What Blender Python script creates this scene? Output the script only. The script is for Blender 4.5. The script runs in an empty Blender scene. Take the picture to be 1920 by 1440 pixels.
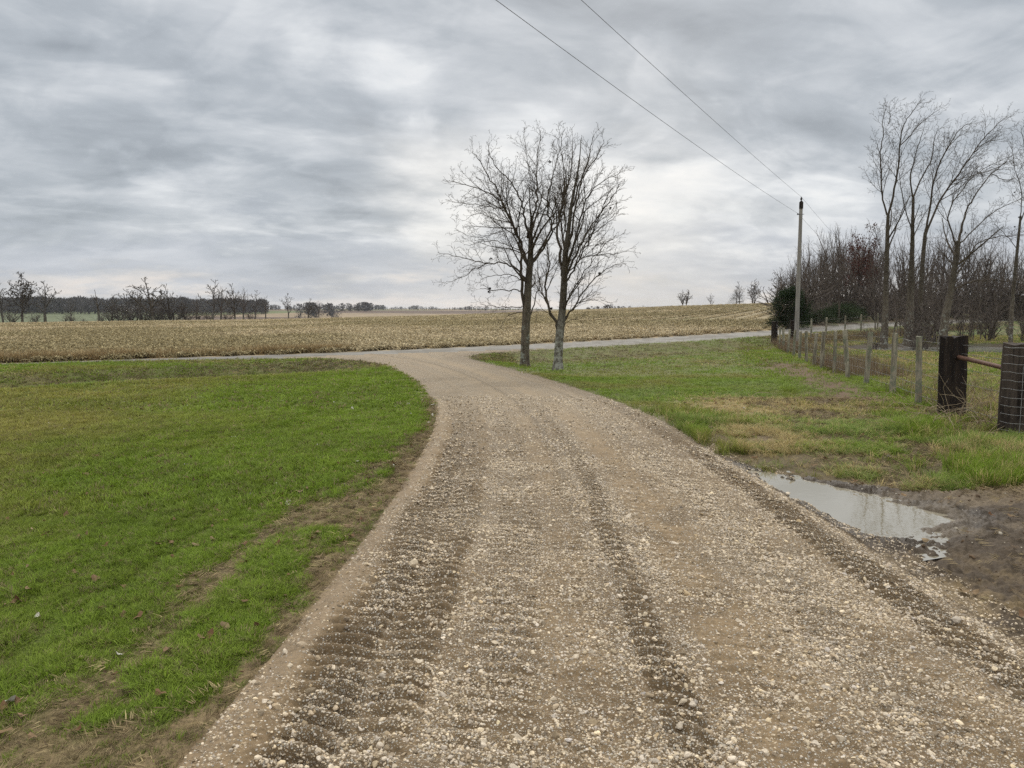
import bpy, math, random
import numpy as np
from mathutils import Vector, Matrix

# ------------------------------------------------------------------ camera
SC = bpy.context.scene
COL = SC.collection
PITCH = math.radians(5.5)
CAM_H = 1.6
FPX = 1450.0                       # focal length in pixels of the 1920 px wide photograph
cam_d = bpy.data.cameras.new("camera")
cam_d.sensor_width = 36.0
cam_d.lens = FPX / 1920.0 * 36.0
cam_d.clip_start = 0.05
cam_d.clip_end = 30000.0
cam = bpy.data.objects.new("camera", cam_d)
cam.location = (0, 0, CAM_H)
cam.rotation_euler = (math.radians(90) - PITCH, 0, 0)
COL.objects.link(cam)
SC.camera = cam

# ------------------------------------------------------------------ exposure
SC.view_settings.view_transform = 'Standard'
SC.view_settings.look = 'None'
SC.view_settings.exposure = 0.12
SC.view_settings.gamma = 1.0
SC.cycles.use_denoising = False
SC.cycles.max_bounces = 6
SC.cycles.diffuse_bounces = 3
SC.cycles.glossy_bounces = 3
SC.cycles.transparent_max_bounces = 4
SC.cycles.volume_bounces = 1
SC.cycles.sample_clamp_indirect = 4.0

SUN_EL, SUN_AZ = 30.0, 8.0          # degrees; azimuth clockwise from +Y (straight ahead)


def ray(px, py):
    a = (px - 960.0) / FPX
    b = (720.0 - py) / FPX
    c, s = math.cos(PITCH), math.sin(PITCH)
    return (a, c + b * s, -s + b * c)


# ------------------------------------------------------------------ node helper
class NT:
    def __init__(self, tree):
        self.t = tree

    def n(self, kind, **kw):
        nd = self.t.nodes.new(kind)
        for k, v in kw.items():
            if k.startswith('i_'):
                key = k[2:]
                key = int(key) if key.isdigit() else key.replace('_', ' ')
                self.put(nd.inputs[key], v)
            else:
                setattr(nd, k, v)
        return nd

    def put(self, sock, v):
        if isinstance(v, bpy.types.NodeSocket):
            self.t.links.new(v, sock)
        elif isinstance(v, bpy.types.Node):
            self.t.links.new(v.outputs[0], sock)
        else:
            if hasattr(sock, 'default_value'):
                try:
                    sock.default_value = v
                except Exception:
                    sock.default_value = (*v, 1.0)

    def m(self, op, a, b=None, c=None, clamp=False):
        nd = self.t.nodes.new('ShaderNodeMath')
        nd.operation = op
        nd.use_clamp = clamp
        self.put(nd.inputs[0], a)
        if b is not None:
            self.put(nd.inputs[1], b)
        if c is not None:
            self.put(nd.inputs[2], c)
        return nd.outputs[0]

    def v(self, op, a, b=None, out=0):
        nd = self.t.nodes.new('ShaderNodeVectorMath')
        nd.operation = op
        self.put(nd.inputs[0], a)
        if b is not None:
            self.put(nd.inputs[1], b)
        return nd.outputs[out]

    def mix(self, f, a, b, mode='MIX'):
        nd = self.t.nodes.new('ShaderNodeMix')
        nd.data_type = 'RGBA'
        nd.blend_type = mode
        self.put(nd.inputs[0], f)
        for s, v in ((nd.inputs[6], a), (nd.inputs[7], b)):
            if isinstance(v, tuple) and len(v) == 3:
                v = (*v, 1.0)
            self.put(s, v)
        return nd.outputs[2]

    def mapr(self, v, a, b, c, d, smooth=True):
        nd = self.t.nodes.new('ShaderNodeMapRange')
        nd.interpolation_type = 'SMOOTHSTEP' if smooth else 'LINEAR'
        self.put(nd.inputs[0], v)
        for i, x in enumerate((a, b, c, d)):
            nd.inputs[i + 1].default_value = x
        return nd.outputs[0]

    def noise(self, vec, scale, detail=4, rough=0.5, dist=0.0, out=0):
        nd = self.n('ShaderNodeTexNoise')
        self.put(nd.inputs['Vector'], vec)
        nd.inputs['Scale'].default_value = scale
        nd.inputs['Detail'].default_value = detail
        nd.inputs['Roughness'].default_value = rough
        nd.inputs['Distortion'].default_value = dist
        return nd.outputs[out]


# ------------------------------------------------------------------ world: overcast sky
def build_world():
    w = bpy.data.worlds.new("World")
    SC.world = w
    w.use_nodes = True
    T = NT(w.node_tree)
    w.node_tree.nodes.clear()
    tc = T.n('ShaderNodeTexCoord')
    d = T.v('NORMALIZE', tc.outputs['Generated'])
    sep = T.n('ShaderNodeSeparateXYZ', i_0=d)
    x, y, z = sep.outputs
    zz = T.m('MAXIMUM', z, 0.0)
    inv = T.m('DIVIDE', 1.0, T.m('ADD', zz, 0.26))
    comb = T.n('ShaderNodeCombineXYZ')
    T.put(comb.inputs[0], T.m('MULTIPLY', x, inv))
    T.put(comb.inputs[1], T.m('MULTIPLY', y, inv))
    comb.inputs[2].default_value = 3.7
    p = comb.outputs[0]
    # streaky layer, slightly turned so that the streaks fall to the right
    rot = T.n('ShaderNodeVectorRotate', rotation_type='Z_AXIS')
    T.put(rot.inputs['Vector'], p)
    rot.inputs['Angle'].default_value = math.radians(-14)
    ps = T.v('MULTIPLY', rot.outputs[0], (1.0, 1.25, 1.0))
    n1 = T.noise(ps, 1.7, 7, 0.52, 0.7)
    n2 = T.noise(p, 4.4, 7, 0.55, 0.6)
    n3 = T.noise(ps, 0.38, 3, 0.5, 0.2)
    # hand-placed bright and dark cloud masses (directions in the world)
    wv = T.v('SUBTRACT', T.noise(ps, 2.2, 6, 0.6, 0.0, out=1), (0.5, 0.5, 0.5))
    dw = T.v('NORMALIZE', T.v('ADD', d, T.v('MULTIPLY', wv, (0.30, 0.30, 0.20))))
    lobes = [  # px, py, half width deg, half height deg, amount
        (900, 190, 9, 4.0, .14), (640, 70, 4.5, 2.2, .20), (1010, 60, 9, 2.2, .02),
        (1190, 415, 4.2, 2.6, .24), (850, 405, 3.2, 1.7, .22), (1060, 330, 6, 2.5, .12), (420, 190, 3, 1, .06),
        (1330, 330, 8, 2.2, .16), (1560, 190, 9, 2.2, .10), (1760, 130, 5, 2, .04), (350, 325, 8, 1.1, .12),
        (230, 490, 5, .7, .14), (520, 400, 7, .8, .10), (60, 200, 4, 1.3, .06), (1420, 450, 4, .9, .16), (1600, 400, 3, 1, .1),
        (250, 130, 7.0, 2.2, -.14), (60, 60, 6, 2.5, -.05), (640, 312, 8.5, 2.2, -.18), (200, 260, 7, 1.4, -.12), (420, 455, 14, 1.0, -.12),
        (1680, 240, 8, 2.2, -.14), (1300, 90, 9, 2.0, -.10), (1690, 340, 5, 1.5, -.10), (1320, 500, 9, 2.0, -.14),
        (720, 500, 12, 1.5, -.10), (1230, 240, 4, 1.5, -.08), (90, 380, 9, .9, -.08), (1880, 60, 8, 4, -.06), (1500, 310, 3, 1., -.06)]
    acc = None
    sw = T.n('ShaderNodeSeparateXYZ', i_0=dw)
    az = T.m('ARCTAN2', sw.outputs[0], sw.outputs[1])
    el = T.m('ARCSINE', sw.outputs[2])
    for px, py, hw, hh, amt in lobes:
        rx, ry, rz = ray(px, py)
        a0 = math.atan2(rx, ry)
        e0 = math.atan2(rz, math.hypot(rx, ry))
        u = T.m('DIVIDE', T.m('SUBTRACT', az, a0), math.radians(hw))
        v = T.m('DIVIDE', T.m('SUBTRACT', el, e0), math.radians(hh))
        g = T.m('EXPONENT', T.m('MULTIPLY', T.m('ADD', T.m('MULTIPLY', u, u), T.m('MULTIPLY', v, v)), -0.9))
        acc = T.m('MULTIPLY', g, amt) if acc is None else T.m('MULTIPLY_ADD', g, amt, acc)
    c = T.m('ADD', T.m('MULTIPLY', T.m('SUBTRACT', n1, 0.5), 1.25), T.m('MULTIPLY', T.m('SUBTRACT', n2, 0.5), 0.62))
    c = T.m('ADD', c, T.m('MULTIPLY', T.m('SUBTRACT', n3, 0.5), 0.5))
    n4 = T.noise(T.v('MULTIPLY', ps, (.7, 1.3, 1.0)), 6.5, 5, 0.55, 0.3)
    nb = T.noise(ps, 2.3, 4, 0.5, 1.1)
    edge = T.mapr(nb, 0.44, 0.56, -0.5, 0.5)
    c = T.m('ADD', c, T.m('MULTIPLY', edge, 0.13))
    c = T.m('ADD', c, T.m('MULTIPLY', T.m('SUBTRACT', n4, 0.5), 0.30))
    c = T.m('MULTIPLY', c, T.mapr(z, 0.0, 0.12, 0.55, 1.0))
    c = T.m('ADD', T.m('ADD', c, 0.47), T.m('MULTIPLY', acc, 1.35))
    ramp = T.n('ShaderNodeValToRGB')
    T.put(ramp.inputs[0], c)
    cr = ramp.color_ramp
    stops = [(0.10, (.320, .352, .388)), (0.36, (.430, .466, .506)), (0.55, (.555, .585, .620)), (0.76, (.715, .738, .760)), (1.0, (.87, .87, .865))]
    while len(cr.elements) < len(stops):
        cr.elements.new(0.5)
    for e, (pos, colr) in zip(cr.elements, stops):
        e.position = pos
        e.color = (*colr, 1)
    sky = ramp.outputs[0]
    # pale warm strip along the horizon, blue grey band right above it
    band = T.m('MULTIPLY', T.mapr(el, math.radians(0.9), math.radians(2.6), 0, 1), T.mapr(el, math.radians(3.2), math.radians(7), 1, 0))
    sky = T.mix(T.m('MULTIPLY', band, 0.55), sky, (.455, .490, .560))
    wisps = T.mapr(T.noise(ps, 1.7, 5, 0.5), 0.40, 0.62, 0.25, 1.0)
    hz = T.mapr(el, math.radians(0.2), math.radians(2.9), 1, 0)
    sky = T.mix(T.m('MULTIPLY', T.m('MULTIPLY', hz, wisps), 0.95), sky, (.73, .685, .655))
    warm = None
    for px, py, hw in ((1185, 425, 4.5), (870, 405, 3.5)):
        rx, ry, rz = ray(px, py)
        dv = Vector((rx, ry, rz)).normalized()
        g = T.m('EXPONENT', T.m('MULTIPLY', T.m('SUBTRACT', T.v('DOT_PRODUCT', dw, tuple(dv), out=1), 1.0), 1.0 / (math.radians(hw) ** 2)))
        warm = g if warm is None else T.m('ADD', warm, g)
    sky = T.mix(T.m('MULTIPLY', warm, 0.42, clamp=True), sky, (.93, .895, .83))
    # an overcast sky is brighter towards the zenith
    zen = T.mapr(z, 0.36, 0.95, 1.0, 3.7)
    sky = T.mix(T.mapr(z, 0.36, 0.7, 0, 1), sky, T.mix(1.0, sky, (1.06, 1.0, .90), 'MULTIPLY'))
    sky = T.v('SCALE', sky, None)
    sky.node.inputs['Scale'].default_value = 1.0
    T.t.links.new(zen, sky.node.inputs['Scale'])
    below = T.mapr(z, -0.03, 0.0, 0, 1)
    sky = T.mix(below, (.16, .14, .10), sky)
    nishita = T.n('ShaderNodeTexSky', sky_type='NISHITA')
    nishita.sun_disc = False
    nishita.sun_elevation = math.radians(SUN_EL)
    nishita.sun_rotation = math.radians(SUN_AZ)
    nish = T.v('SCALE', nishita.outputs[0], None)
    nish.node.inputs['Scale'].default_value = 0.07
    fin = T.mix(0.94, nish, sky)
    bg = T.n('ShaderNodeBackground')
    T.put(bg.inputs[0], fin)
    bg.inputs[1].default_value = 1.0
    out = T.n('ShaderNodeOutputWorld')
    T.t.links.new(bg.outputs[0], out.inputs[0])


build_world()
sun_d = bpy.data.lights.new("sun", 'SUN')
sun_d.energy = 1.5
sun_d.angle = math.radians(22)
sun_d.color = (1.0, 0.95, 0.88)
sun = bpy.data.objects.new("sun", sun_d)
_a, _e = math.radians(SUN_AZ), math.radians(SUN_EL)
_to = Vector((math.sin(_a) * math.cos(_e), math.cos(_a) * math.cos(_e), math.sin(_e)))
sun.rotation_euler = (-_to).to_track_quat('-Z', 'Y').to_euler()
sun.location = _to * 60
COL.objects.link(sun)


# ------------------------------------------------------------------ scene helpers
def tag(o, label=None, cat=None, group=None, kind=None):
    if label:
        o['label'] = label
    if cat:
        o['category'] = cat
    if group:
        o['group'] = group
    if kind:
        o['kind'] = kind
    return o


def empty(name, loc, label, cat, group=None, rz=0.0, sc=(1, 1, 1)):
    o = bpy.data.objects.new(name, None)
    o.empty_display_size = 0.2
    o.location = loc
    o.rotation_euler = (0, 0, rz)
    o.scale = sc
    COL.objects.link(o)
    return tag(o, label, cat, group)


def link(name, me, mat=None, parent=None):
    if mat is not None and len(me.materials) == 0:
        me.materials.append(mat)
    o = bpy.data.objects.new(name, me)
    COL.objects.link(o)
    if parent is not None:
        o.parent = parent
    return o


def mesh_np(name, V, F, col=None, smooth=True, extra=None):
    """V (n,3), F (m,k) with k=3 or 4."""
    me = bpy.data.meshes.new(name)
    V = np.ascontiguousarray(V, dtype=np.float32)
    F = np.ascontiguousarray(F, dtype=np.int32)
    m, k = F.shape
    me.vertices.add(len(V))
    me.vertices.foreach_set('co', V.ravel())
    me.loops.add(m * k)
    me.loops.foreach_set('vertex_index', F.ravel())
    me.polygons.add(m)
    me.polygons.foreach_set('loop_start', np.arange(0, m * k, k, dtype=np.int32))
    me.polygons.foreach_set('use_smooth', np.full(m, smooth, dtype=bool))
    if col is not None:
        at = me.attributes.new('col', 'FLOAT_COLOR', 'POINT')
        c = np.ones((len(V), 4), dtype=np.float32)
        c[:, :3] = col
        at.data.foreach_set('color', c.ravel())
    for nm, arr in (extra or {}).items():
        at = me.attributes.new(nm, 'FLOAT', 'POINT')
        at.data.foreach_set('value', np.ascontiguousarray(arr, dtype=np.float32))
    me.update(calc_edges=True)
    return me


# ------------------------------------------------------------------ numpy noise
def _hash(ix, iy, seed):
    h = (ix.astype(np.int64) * 374761393 + iy.astype(np.int64) * 668265263 + seed * 974634541) & 0xFFFFFFFF
    h = ((h ^ (h >> 13)) * 1274126177) & 0xFFFFFFFF
    h = (h ^ (h >> 16)) & 0xFFFFFFFF
    return h.astype(np.float64) / 4294967295.0


def vn(x, y, seed=0):
    x = np.asarray(x, dtype=np.float64)
    y = np.asarray(y, dtype=np.float64)
    ix, iy = np.floor(x), np.floor(y)
    fx, fy = x - ix, y - iy
    fx = fx * fx * fx * (fx * (fx * 6 - 15) + 10)
    fy = fy * fy * fy * (fy * (fy * 6 - 15) + 10)
    a, b = _hash(ix, iy, seed), _hash(ix + 1, iy, seed)
    c, d = _hash(ix, iy + 1, seed), _hash(ix + 1, iy + 1, seed)
    return (a + (b - a) * fx) + ((c + (d - c) * fx) - (a + (b - a) * fx)) * fy


def fbm(x, y, f, octs=4, seed=0, gain=0.5):
    """about 0..1, mean 0.5"""
    s, a, n = 0.0, 1.0, 0.0
    for i in range(octs):
        s = s + a * vn(np.asarray(x) * f + 17.3 * i, np.asarray(y) * f - 9.1 * i, seed + i * 7)
        n += a
        a *= gain
        f *= 2.03
    return s / n


def sst(a, b, x):
    t = np.clip((np.asarray(x, dtype=np.float64) - a) / (b - a), 0, 1)
    return t * t * (3 - 2 * t)


def mixc(a, b, t):
    return a + (np.asarray(b) - a) * t[..., None]


# ------------------------------------------------------------------ terrain
DL = np.array([(-2.0, -9), (-1.35, 0), (-1.15, 2.57), (-1.05, 4.1), (-.97, 6.7), (-1.02, 10.5), (-1.4, 13.65), (-2.25, 18.1), (-3.5, 22.6), (-4.6, 25.6), (-6.3, 27.4), (-8.4, 28.3)])
DR = np.array([(2.4, -9), (2.45, 0), (2.48, 3.6), (2.45, 5.4), (2.36, 8), (2.19, 10.5), (1.75, 13.65), (.88, 18.1), (-.33, 23.6), (-1.45, 27.4), (-1.7, 30), (-.6, 32.6), (2.0, 36.2)])


def smooth_poly(P, it=2):
    for _ in range(it):
        Q = [P[0]]
        for a, b in zip(P[:-1], P[1:]):
            Q += [a * .75 + b * .25, a * .25 + b * .75]
        Q.append(P[-1])
        P = np.array(Q)
    return P


DL, DR = smooth_poly(DL), smooth_poly(DR)


def dist_poly(x, y, P):
    """distance to polyline and arc length of the nearest point"""
    best = np.full(x.shape, 1e9)
    arc = np.zeros(x.shape)
    L = 0.0
    for (ax, ay), (bx, by) in zip(P[:-1], P[1:]):
        dx, dy = bx - ax, by - ay
        l2 = dx * dx + dy * dy
        t = np.clip(((x - ax) * dx + (y - ay) * dy) / l2, 0, 1)
        d = np.hypot(x - ax - t * dx, y - ay - t * dy)
        m = d < best
        best = np.where(m, d, best)
        arc = np.where(m, L + t * math.sqrt(l2), arc)
        L += math.sqrt(l2)
    return best, arc


def inside(x, y, P):
    c = np.zeros(x.shape, dtype=bool)
    n = len(P)
    for i in range(n):
        ax, ay = P[i]
        bx, by = P[(i + 1) % n]
        if ay == by:
            continue
        k = (ay > y) != (by > y)
        c ^= k & (x < (bx - ax) * (y - ay) / (by - ay) + ax)
    return c


DRV = np.vstack([DL, DR[::-1]])
PUD = np.array([(2.44, 7.85), (2.78, 7.50), (3.02, 7.22), (3.18, 6.92), (3.20, 6.62), (3.42, 6.42), (3.62, 6.10), (3.42, 5.86), (3.10, 5.70), (2.86, 5.55), (2.62, 5.5), (2.5, 5.9), (2.44, 6.7)])
PUD = smooth_poly(np.vstack([PUD, PUD[:1]]), 1)[:-1]
PUD = PUD.mean(axis=0) + (PUD - PUD.mean(axis=0)) * np.array([1.10, 1.10])
MUDL = np.array([(2.3, 8.6), (2.6, 7.75), (3.05, 7.35), (3.5, 6.95), (3.9, 6.75), (4.8, 7.0), (7, 7.4), (14, 8.2), (40, 9)])
POND_C, POND_R, POND_Z = (26.5, 42.0), (7.5, 4.6), -.66
FENCE_A, FENCE_B = np.array([6.25, 9.9]), np.array([15.6, 46.0])


def zn_of(Y):
    ys = [-50, 0, 12, 15, 18, 23, 28, 33, 40, 46, 60]
    zs = [.05, 0, 0, -.03, -.08, -.21, -.33, -.44, -.5, -.47, -.3]
    return np.interp(Y, ys, zs)


def zroad_of(Y):
    s = 0
    ys = [-200, 0, 10, 22, 31, 44, 54.6, 69, 104, 160, 400]
    zs = [.1, .1, .05, -.03, -.2, -.2, -.08, .22, .22, .4, .4]
    for o in (-4, -2, 0, 2, 4):
        s = s + np.interp(np.asarray(Y) + o, ys, zs)
    return s / 5


CREST = [(-400, 612, 190), (0, 606.5, 200), (240, 603, 205), (480, 600, 212), (800, 592.5, 240), (950, 586.5, 250), (1100, 580.5, 250), (1250, 574.5, 240),
         (1440, 569, 200), (1520, 563, 185), (1650, 557, 172), (1920, 556, 180), (2200, 556, 200)]
_cu, _ce, _cd = [], [], []
for _px, _py, _D in CREST:
    _r = ray(_px, _py)
    _cu.append(_r[0] / _r[1])
    _ce.append(_r[2] / _r[1])
    _cd.append(_D)


def zbase(x, y):
    x = np.asarray(x, dtype=np.float64)
    y = np.asarray(y, dtype=np.float64)
    q = (y - x - 36.6) / math.sqrt(2)
    yroad = np.clip((x + y + 36.6) / 2, -100, 300)
    zr = zroad_of(yroad)
    near = zn_of(y)
    t = sst(-7.6, -2.3, q)
    z = near + (zr - near) * t
    # field and what lies behind its crest
    ys = np.maximum(y, 1.0)
    u = np.clip(x / ys, -1.0, .78)
    D = np.interp(u, _cu, _cd)
    zc = CAM_H + np.interp(u, _cu, _ce) * D
    yr = 36.6 / (1 - u)
    tt = np.clip((y - yr) / (D - yr), 0, 1)
    hill = sst(-.05, .15, u)
    tt = tt * (1 - hill) + hill * (tt * .75 + .25 * sst(0, 1, tt))
    zf = zr + (zc - zr) * tt
    over = np.maximum(y - D, 0)
    zf = zf - np.minimum(over * .035, zc + 6.0 + 1.2 * np.sin(x * .004) * sst(0, 300, over))
    zf = zf + np.where(over > 0, 5.6 * sst(250, 700, over) + 4 * sst(700, 3000, over), 0)
    zf = zf + np.where(over > 0, 2.0 * (fbm(x, y, .0018, 2, 5) - .5) * sst(100, 500, over), 0)
    return np.where(q > 0, zf * sst(0, 4, q) + z * (1 - sst(0, 4, q)), z), q


def ground_parts(x, y):
    x = np.asarray(x, dtype=np.float64)
    y = np.asarray(y, dtype=np.float64)
    z, q = zbase(x, y)
    near = (np.abs(x) < 45) & (y < 60) & (y > -40)
    shp = x.shape
    dL = np.full(shp, 99.0); dR = np.full(shp, 99.0); arc = np.zeros(shp); ins = np.zeros(shp, dtype=bool)
    pin = np.zeros(shp, dtype=bool); pd = np.full(shp, 99.0); mud = np.zeros(shp, dtype=bool)
    xn, yn = x[near], y[near]
    a, s = dist_poly(xn, yn, DL)
    b, s2 = dist_poly(xn, yn, DR)
    dL[near], dR[near], arc[near] = a, b, s
    ins[near] = inside(xn, yn, DRV)
    pp = near & (x > 1.5) & (x < 6) & (y > 4) & (y < 9)
    e, _ = dist_poly(x[pp], y[pp], np.vstack([PUD, PUD[:1]]))
    pd[pp] = e
    pin[pp] = inside(x[pp], y[pp], PUD)
    mud = near & (~ins) & (x > 2.0) & (y < np.interp(x, MUDL[:, 0], MUDL[:, 1]))
    return dict(z=z, q=q, dL=dL, dR=dR, arc=arc, ins=ins, pin=pin, pd=pd, mud=mud, near=near)


def height(x, y, g=None, micro=True):
    x = np.asarray(x, dtype=np.float64)
    y = np.asarray(y, dtype=np.float64)
    g = g or ground_parts(x, y)
    z, q = g['z'].copy(), g['q']
    dout = np.where(g['ins'], 0, np.minimum(g['dL'], g['dR']))
    # roadside ditch, filled where the driveway crosses it
    left = sst(1.0, -2.0, x - (y - 10) * -.2)
    bump = np.exp(-((q + 4.7) / 1.35) ** 2)
    z -= bump * (0.30 * left + .12) * sst(.4, 2.6, dout) * (y > -60)
    # driveway crown and gravel bed
    zd = np.interp(y, [-20, 0, 13, 18, 24, 29, 33], [.03, .03, .03, -.03, -.12, -.18, -.2])
    zd = zd - .06 * sst(11, 8.5, y) * np.where(g['ins'], sst(.55, .0, g['dR']), 1.0 * (g['dR'] < g['dL']))
    w = np.where(g['ins'], 1.0, sst(1.5, 0.0, dout)) * g['near'] * sst(-1.2, -3.2, q)
    z = z + (zd - z) * w
    # raised rim of the lawn towards the ditch
    z += .05 * np.exp(-((q + 8.0) / .7) ** 2) * left * sst(.5, 2.5, dout)
    # pond hollow
    pr = np.hypot((x - POND_C[0]) / POND_R[0], (y - POND_C[1]) / POND_R[1])
    z = np.where(pr < 1.5, z + (-.95 - z) * sst(1.22, .8, pr), z)
    # low ground beside the driveway where the puddle stands
    low = g['near'] & (x > 2.3) & (x < 9) & (y < 9) & (~g['ins'])
    z = np.where(low, z - .02 * sst(0, .3, g['dR']) * sst(9, 7.0, y), z)
    z = np.where(g['pin'], z - .11 * sst(0, .24, g['pd'] + .2 * (fbm(x, y, 4.5, 3, 34) - .56)), z)
    if not micro:
        return z
    r = np.hypot(x, y)
    fine = sst(60, 25, r)
    # lawn and verge lumps
    z += (~g['ins']) * (np.abs(q) > 2.2) * fine * (.05 * (fbm(x, y, .9, 3, 11) - .5) + .03 * (fbm(x, y, 5, 3, 12) - .5))
    # churned mud: ridges drawn out along the way the tyres went
    mx = x * .55 + y * .83
    my = -x * .83 + y * .55
    mr = .06 * (fbm(mx * .3, my, 6.5, 4, 31, .6) - .5) + .055 * (np.abs(fbm(x, y, 13, 3, 32, .6) - .5) * 2 - .3)
    mz = g['mud'] * sst(0, .25, g['dR'])
    z += np.where(g['pin'], .6, 1.0) * mz * mr
    for (ax, ay), (bx, by), hh, ww in (((2.78, 6.98), (3.12, 6.42), .085, .035), ((2.78, 6.3), (3.25, 5.95), .05, .05), ((3.1, 6.35), (3.5, 6.02), .05, .04), ((2.62, 7.55), (2.75, 7.35), .08, .03)):
        dx, dy = bx - ax, by - ay
        tt = np.clip(((x - ax) * dx + (y - ay) * dy) / (dx * dx + dy * dy), 0, 1)
        dd = np.hypot(x - ax - tt * dx, y - ay - tt * dy)
        z += g['pin'] * hh * (.55 + .9 * fbm(x, y, 9, 2, 33)) * np.exp(-(dd / ww) ** 2)
    z += mz * .03 * np.exp(-((y - np.interp(x, MUDL[:, 0], MUDL[:, 1]) + .18) / .16) ** 2) * sst(2.7, 3.2, x)
    # driveway relief
    t = g['dL'] / (g['dL'] + g['dR'] + 1e-6)
    ii = g['ins'] * 1.0
    s = g['arc']
    nr = sst(17, 9, y)
    rd = .03 * np.exp(-((t - .035) / .022) ** 2) * sst(14, 10, y)             # rim on the lawn side
    tr = 0
    for t0, hw, amp, ph, per, _dk in TRACKS:
        band = sst(hw * 1.15, hw * .55, np.abs(t - t0 + .03 * (fbm(x, y, 1.1, 2, 78) - .5)))
        pat = .6 + .6 * sst(.36, .58, fbm(x, y, .9, 3, int(ph * 10)) * .6 + .4 * fbm(x, y, 4, 2, int(ph * 10) + 3))
        bow = .045 * ((t - t0) / hw) ** 2 + .05 * (fbm(x, y, 1.6, 3, 77) - .5) + .10 * (t - t0) / hw * .3
        w2 = ((s + bow + ph) / per) % 1.0
        cl = np.where(w2 < .62, np.sin(w2 / .62 * math.pi) ** .8, -.35)
        tr = tr + band * (-.012 + amp * pat * (cl - .25))
    ridge = .022 * np.exp(-((t - .43) / .012) ** 2) * sst(3.5, 7, y) + .02 * np.exp(-((t - .20) / .02) ** 2) + .014 * np.exp(-((t - .66) / .02) ** 2)
    bumps = .022 * (fbm(x, y, 5.5, 4, 41) - .5) + .012 * (fbm(x, y, 26, 2, 42) - .5)
    z += ii * (.035 * np.sin(np.clip(t, 0, 1) * math.pi) + rd + nr * tr + ridge + bumps * sst(30, 12, y))
    return z


# across the driveway (0 left edge, 1 right edge): place, half width, lug depth, phase, lug spacing, how dark the fines are
TRACKS = [(.100, .044, .042, .3, .116, .5), (.180, .040, .026, .35, .116, .35), (.30, .055, .010, 1.1, .12, .15), (.490, .026, .024, 2.2, .105, .45), (.41, .04, .006, 5.2, .12, .1), (.60, .05, .006, 2.9, .125, 0), (.745, .06, .006, 3.1, .13, 0), (.918, .050, .036, 4.4, .115, 1.0)]


def gz(x, y):
    return float(height(np.array([float(x)]), np.array([float(y)]), micro=False)[0])


def at(px, py, Y):
    """point on the pixel's ray at depth Y"""
    r = ray(px, py)
    k = Y / r[1]
    return np.array([r[0] * k, Y, CAM_H + r[2] * k])


# ------------------------------------------------------------------ ground materials
def ground_mat(name, sp=(40, .55), bump=.02, rough=.9, pebble=None, wet=False, streak=None):
    m = bpy.data.materials.new(name)
    m.use_nodes = True
    T = NT(m.node_tree)
    b = m.node_tree.nodes['Principled BSDF']
    geo = T.n('ShaderNodeNewGeometry')
    pos = geo.outputs['Position']
    col = T.n('ShaderNodeAttribute', attribute_name='col').outputs['Color']
    sc, amt = sp
    n = T.noise(pos, sc, 6, .65)
    n2 = T.noise(pos, sc * .13, 4, .6)
    f = T.m('ADD', T.mapr(n, .28, .72, 1 - amt, 1 + amt, False), T.mapr(n2, .3, .7, -amt * .35, amt * .35, False))
    if streak:
        mp = T.v('MULTIPLY', pos, (streak[0], streak[1], 1.0))
        ns = T.noise(mp, streak[2], 3, .6)
        f = T.m('MULTIPLY', f, T.mapr(ns, .3, .7, 1 - streak[3], 1 + streak[3], False))
    c = T.v('SCALE', col, None)
    T.t.links.new(f, c.node.inputs['Scale'])
    hgt = n
    if pebble:
        pk = T.n('ShaderNodeAttribute', attribute_name='stone').outputs['Fac']
        for ps, lo, hi, colr in pebble:
            vo = T.n('ShaderNodeTexVoronoi')
            T.put(vo.inputs['Vector'], pos)
            vo.inputs['Scale'].default_value = ps
            vo.inputs['Randomness'].default_value = 1.0
            rnd = T.n('ShaderNodeSeparateColor')
            T.put(rnd.inputs[0], vo.outputs['Color'])
            thr = T.m('LESS_THAN', rnd.outputs[0], T.m('MULTIPLY', pk, hi))
            blob = T.mapr(vo.outputs['Distance'], lo * .65, lo, 1, 0)
            k = T.m('MULTIPLY', thr, blob)
            shade = T.mapr(rnd.outputs[1], 0, 1, .55, 1.25, False)
            pc = T.v('SCALE', colr, None)
            T.t.links.new(shade, pc.node.inputs['Scale'])
            c = T.mix(k, c, pc)
            hgt = T.m('ADD', hgt, T.m('MULTIPLY', k, .8))
    T.put(b.inputs['Base Color'], c)
    if wet:
        wv = T.n('ShaderNodeAttribute', attribute_name='wet').outputs['Fac']
        T.put(b.inputs['Roughness'], T.mapr(wv, 0, 1, rough, .55, False))
    else:
        b.inputs['Roughness'].default_value = rough
    b.inputs['Specular IOR Level'].default_value = .25 if not wet else .10
    bp = T.n('ShaderNodeBump')
    bp.inputs['Strength'].default_value = .7
    bp.inputs['Distance'].default_value = bump
    T.put(bp.inputs['Height'], hgt)
    T.t.links.new(bp.outputs[0], b.inputs['Normal'])
    return m


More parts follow.
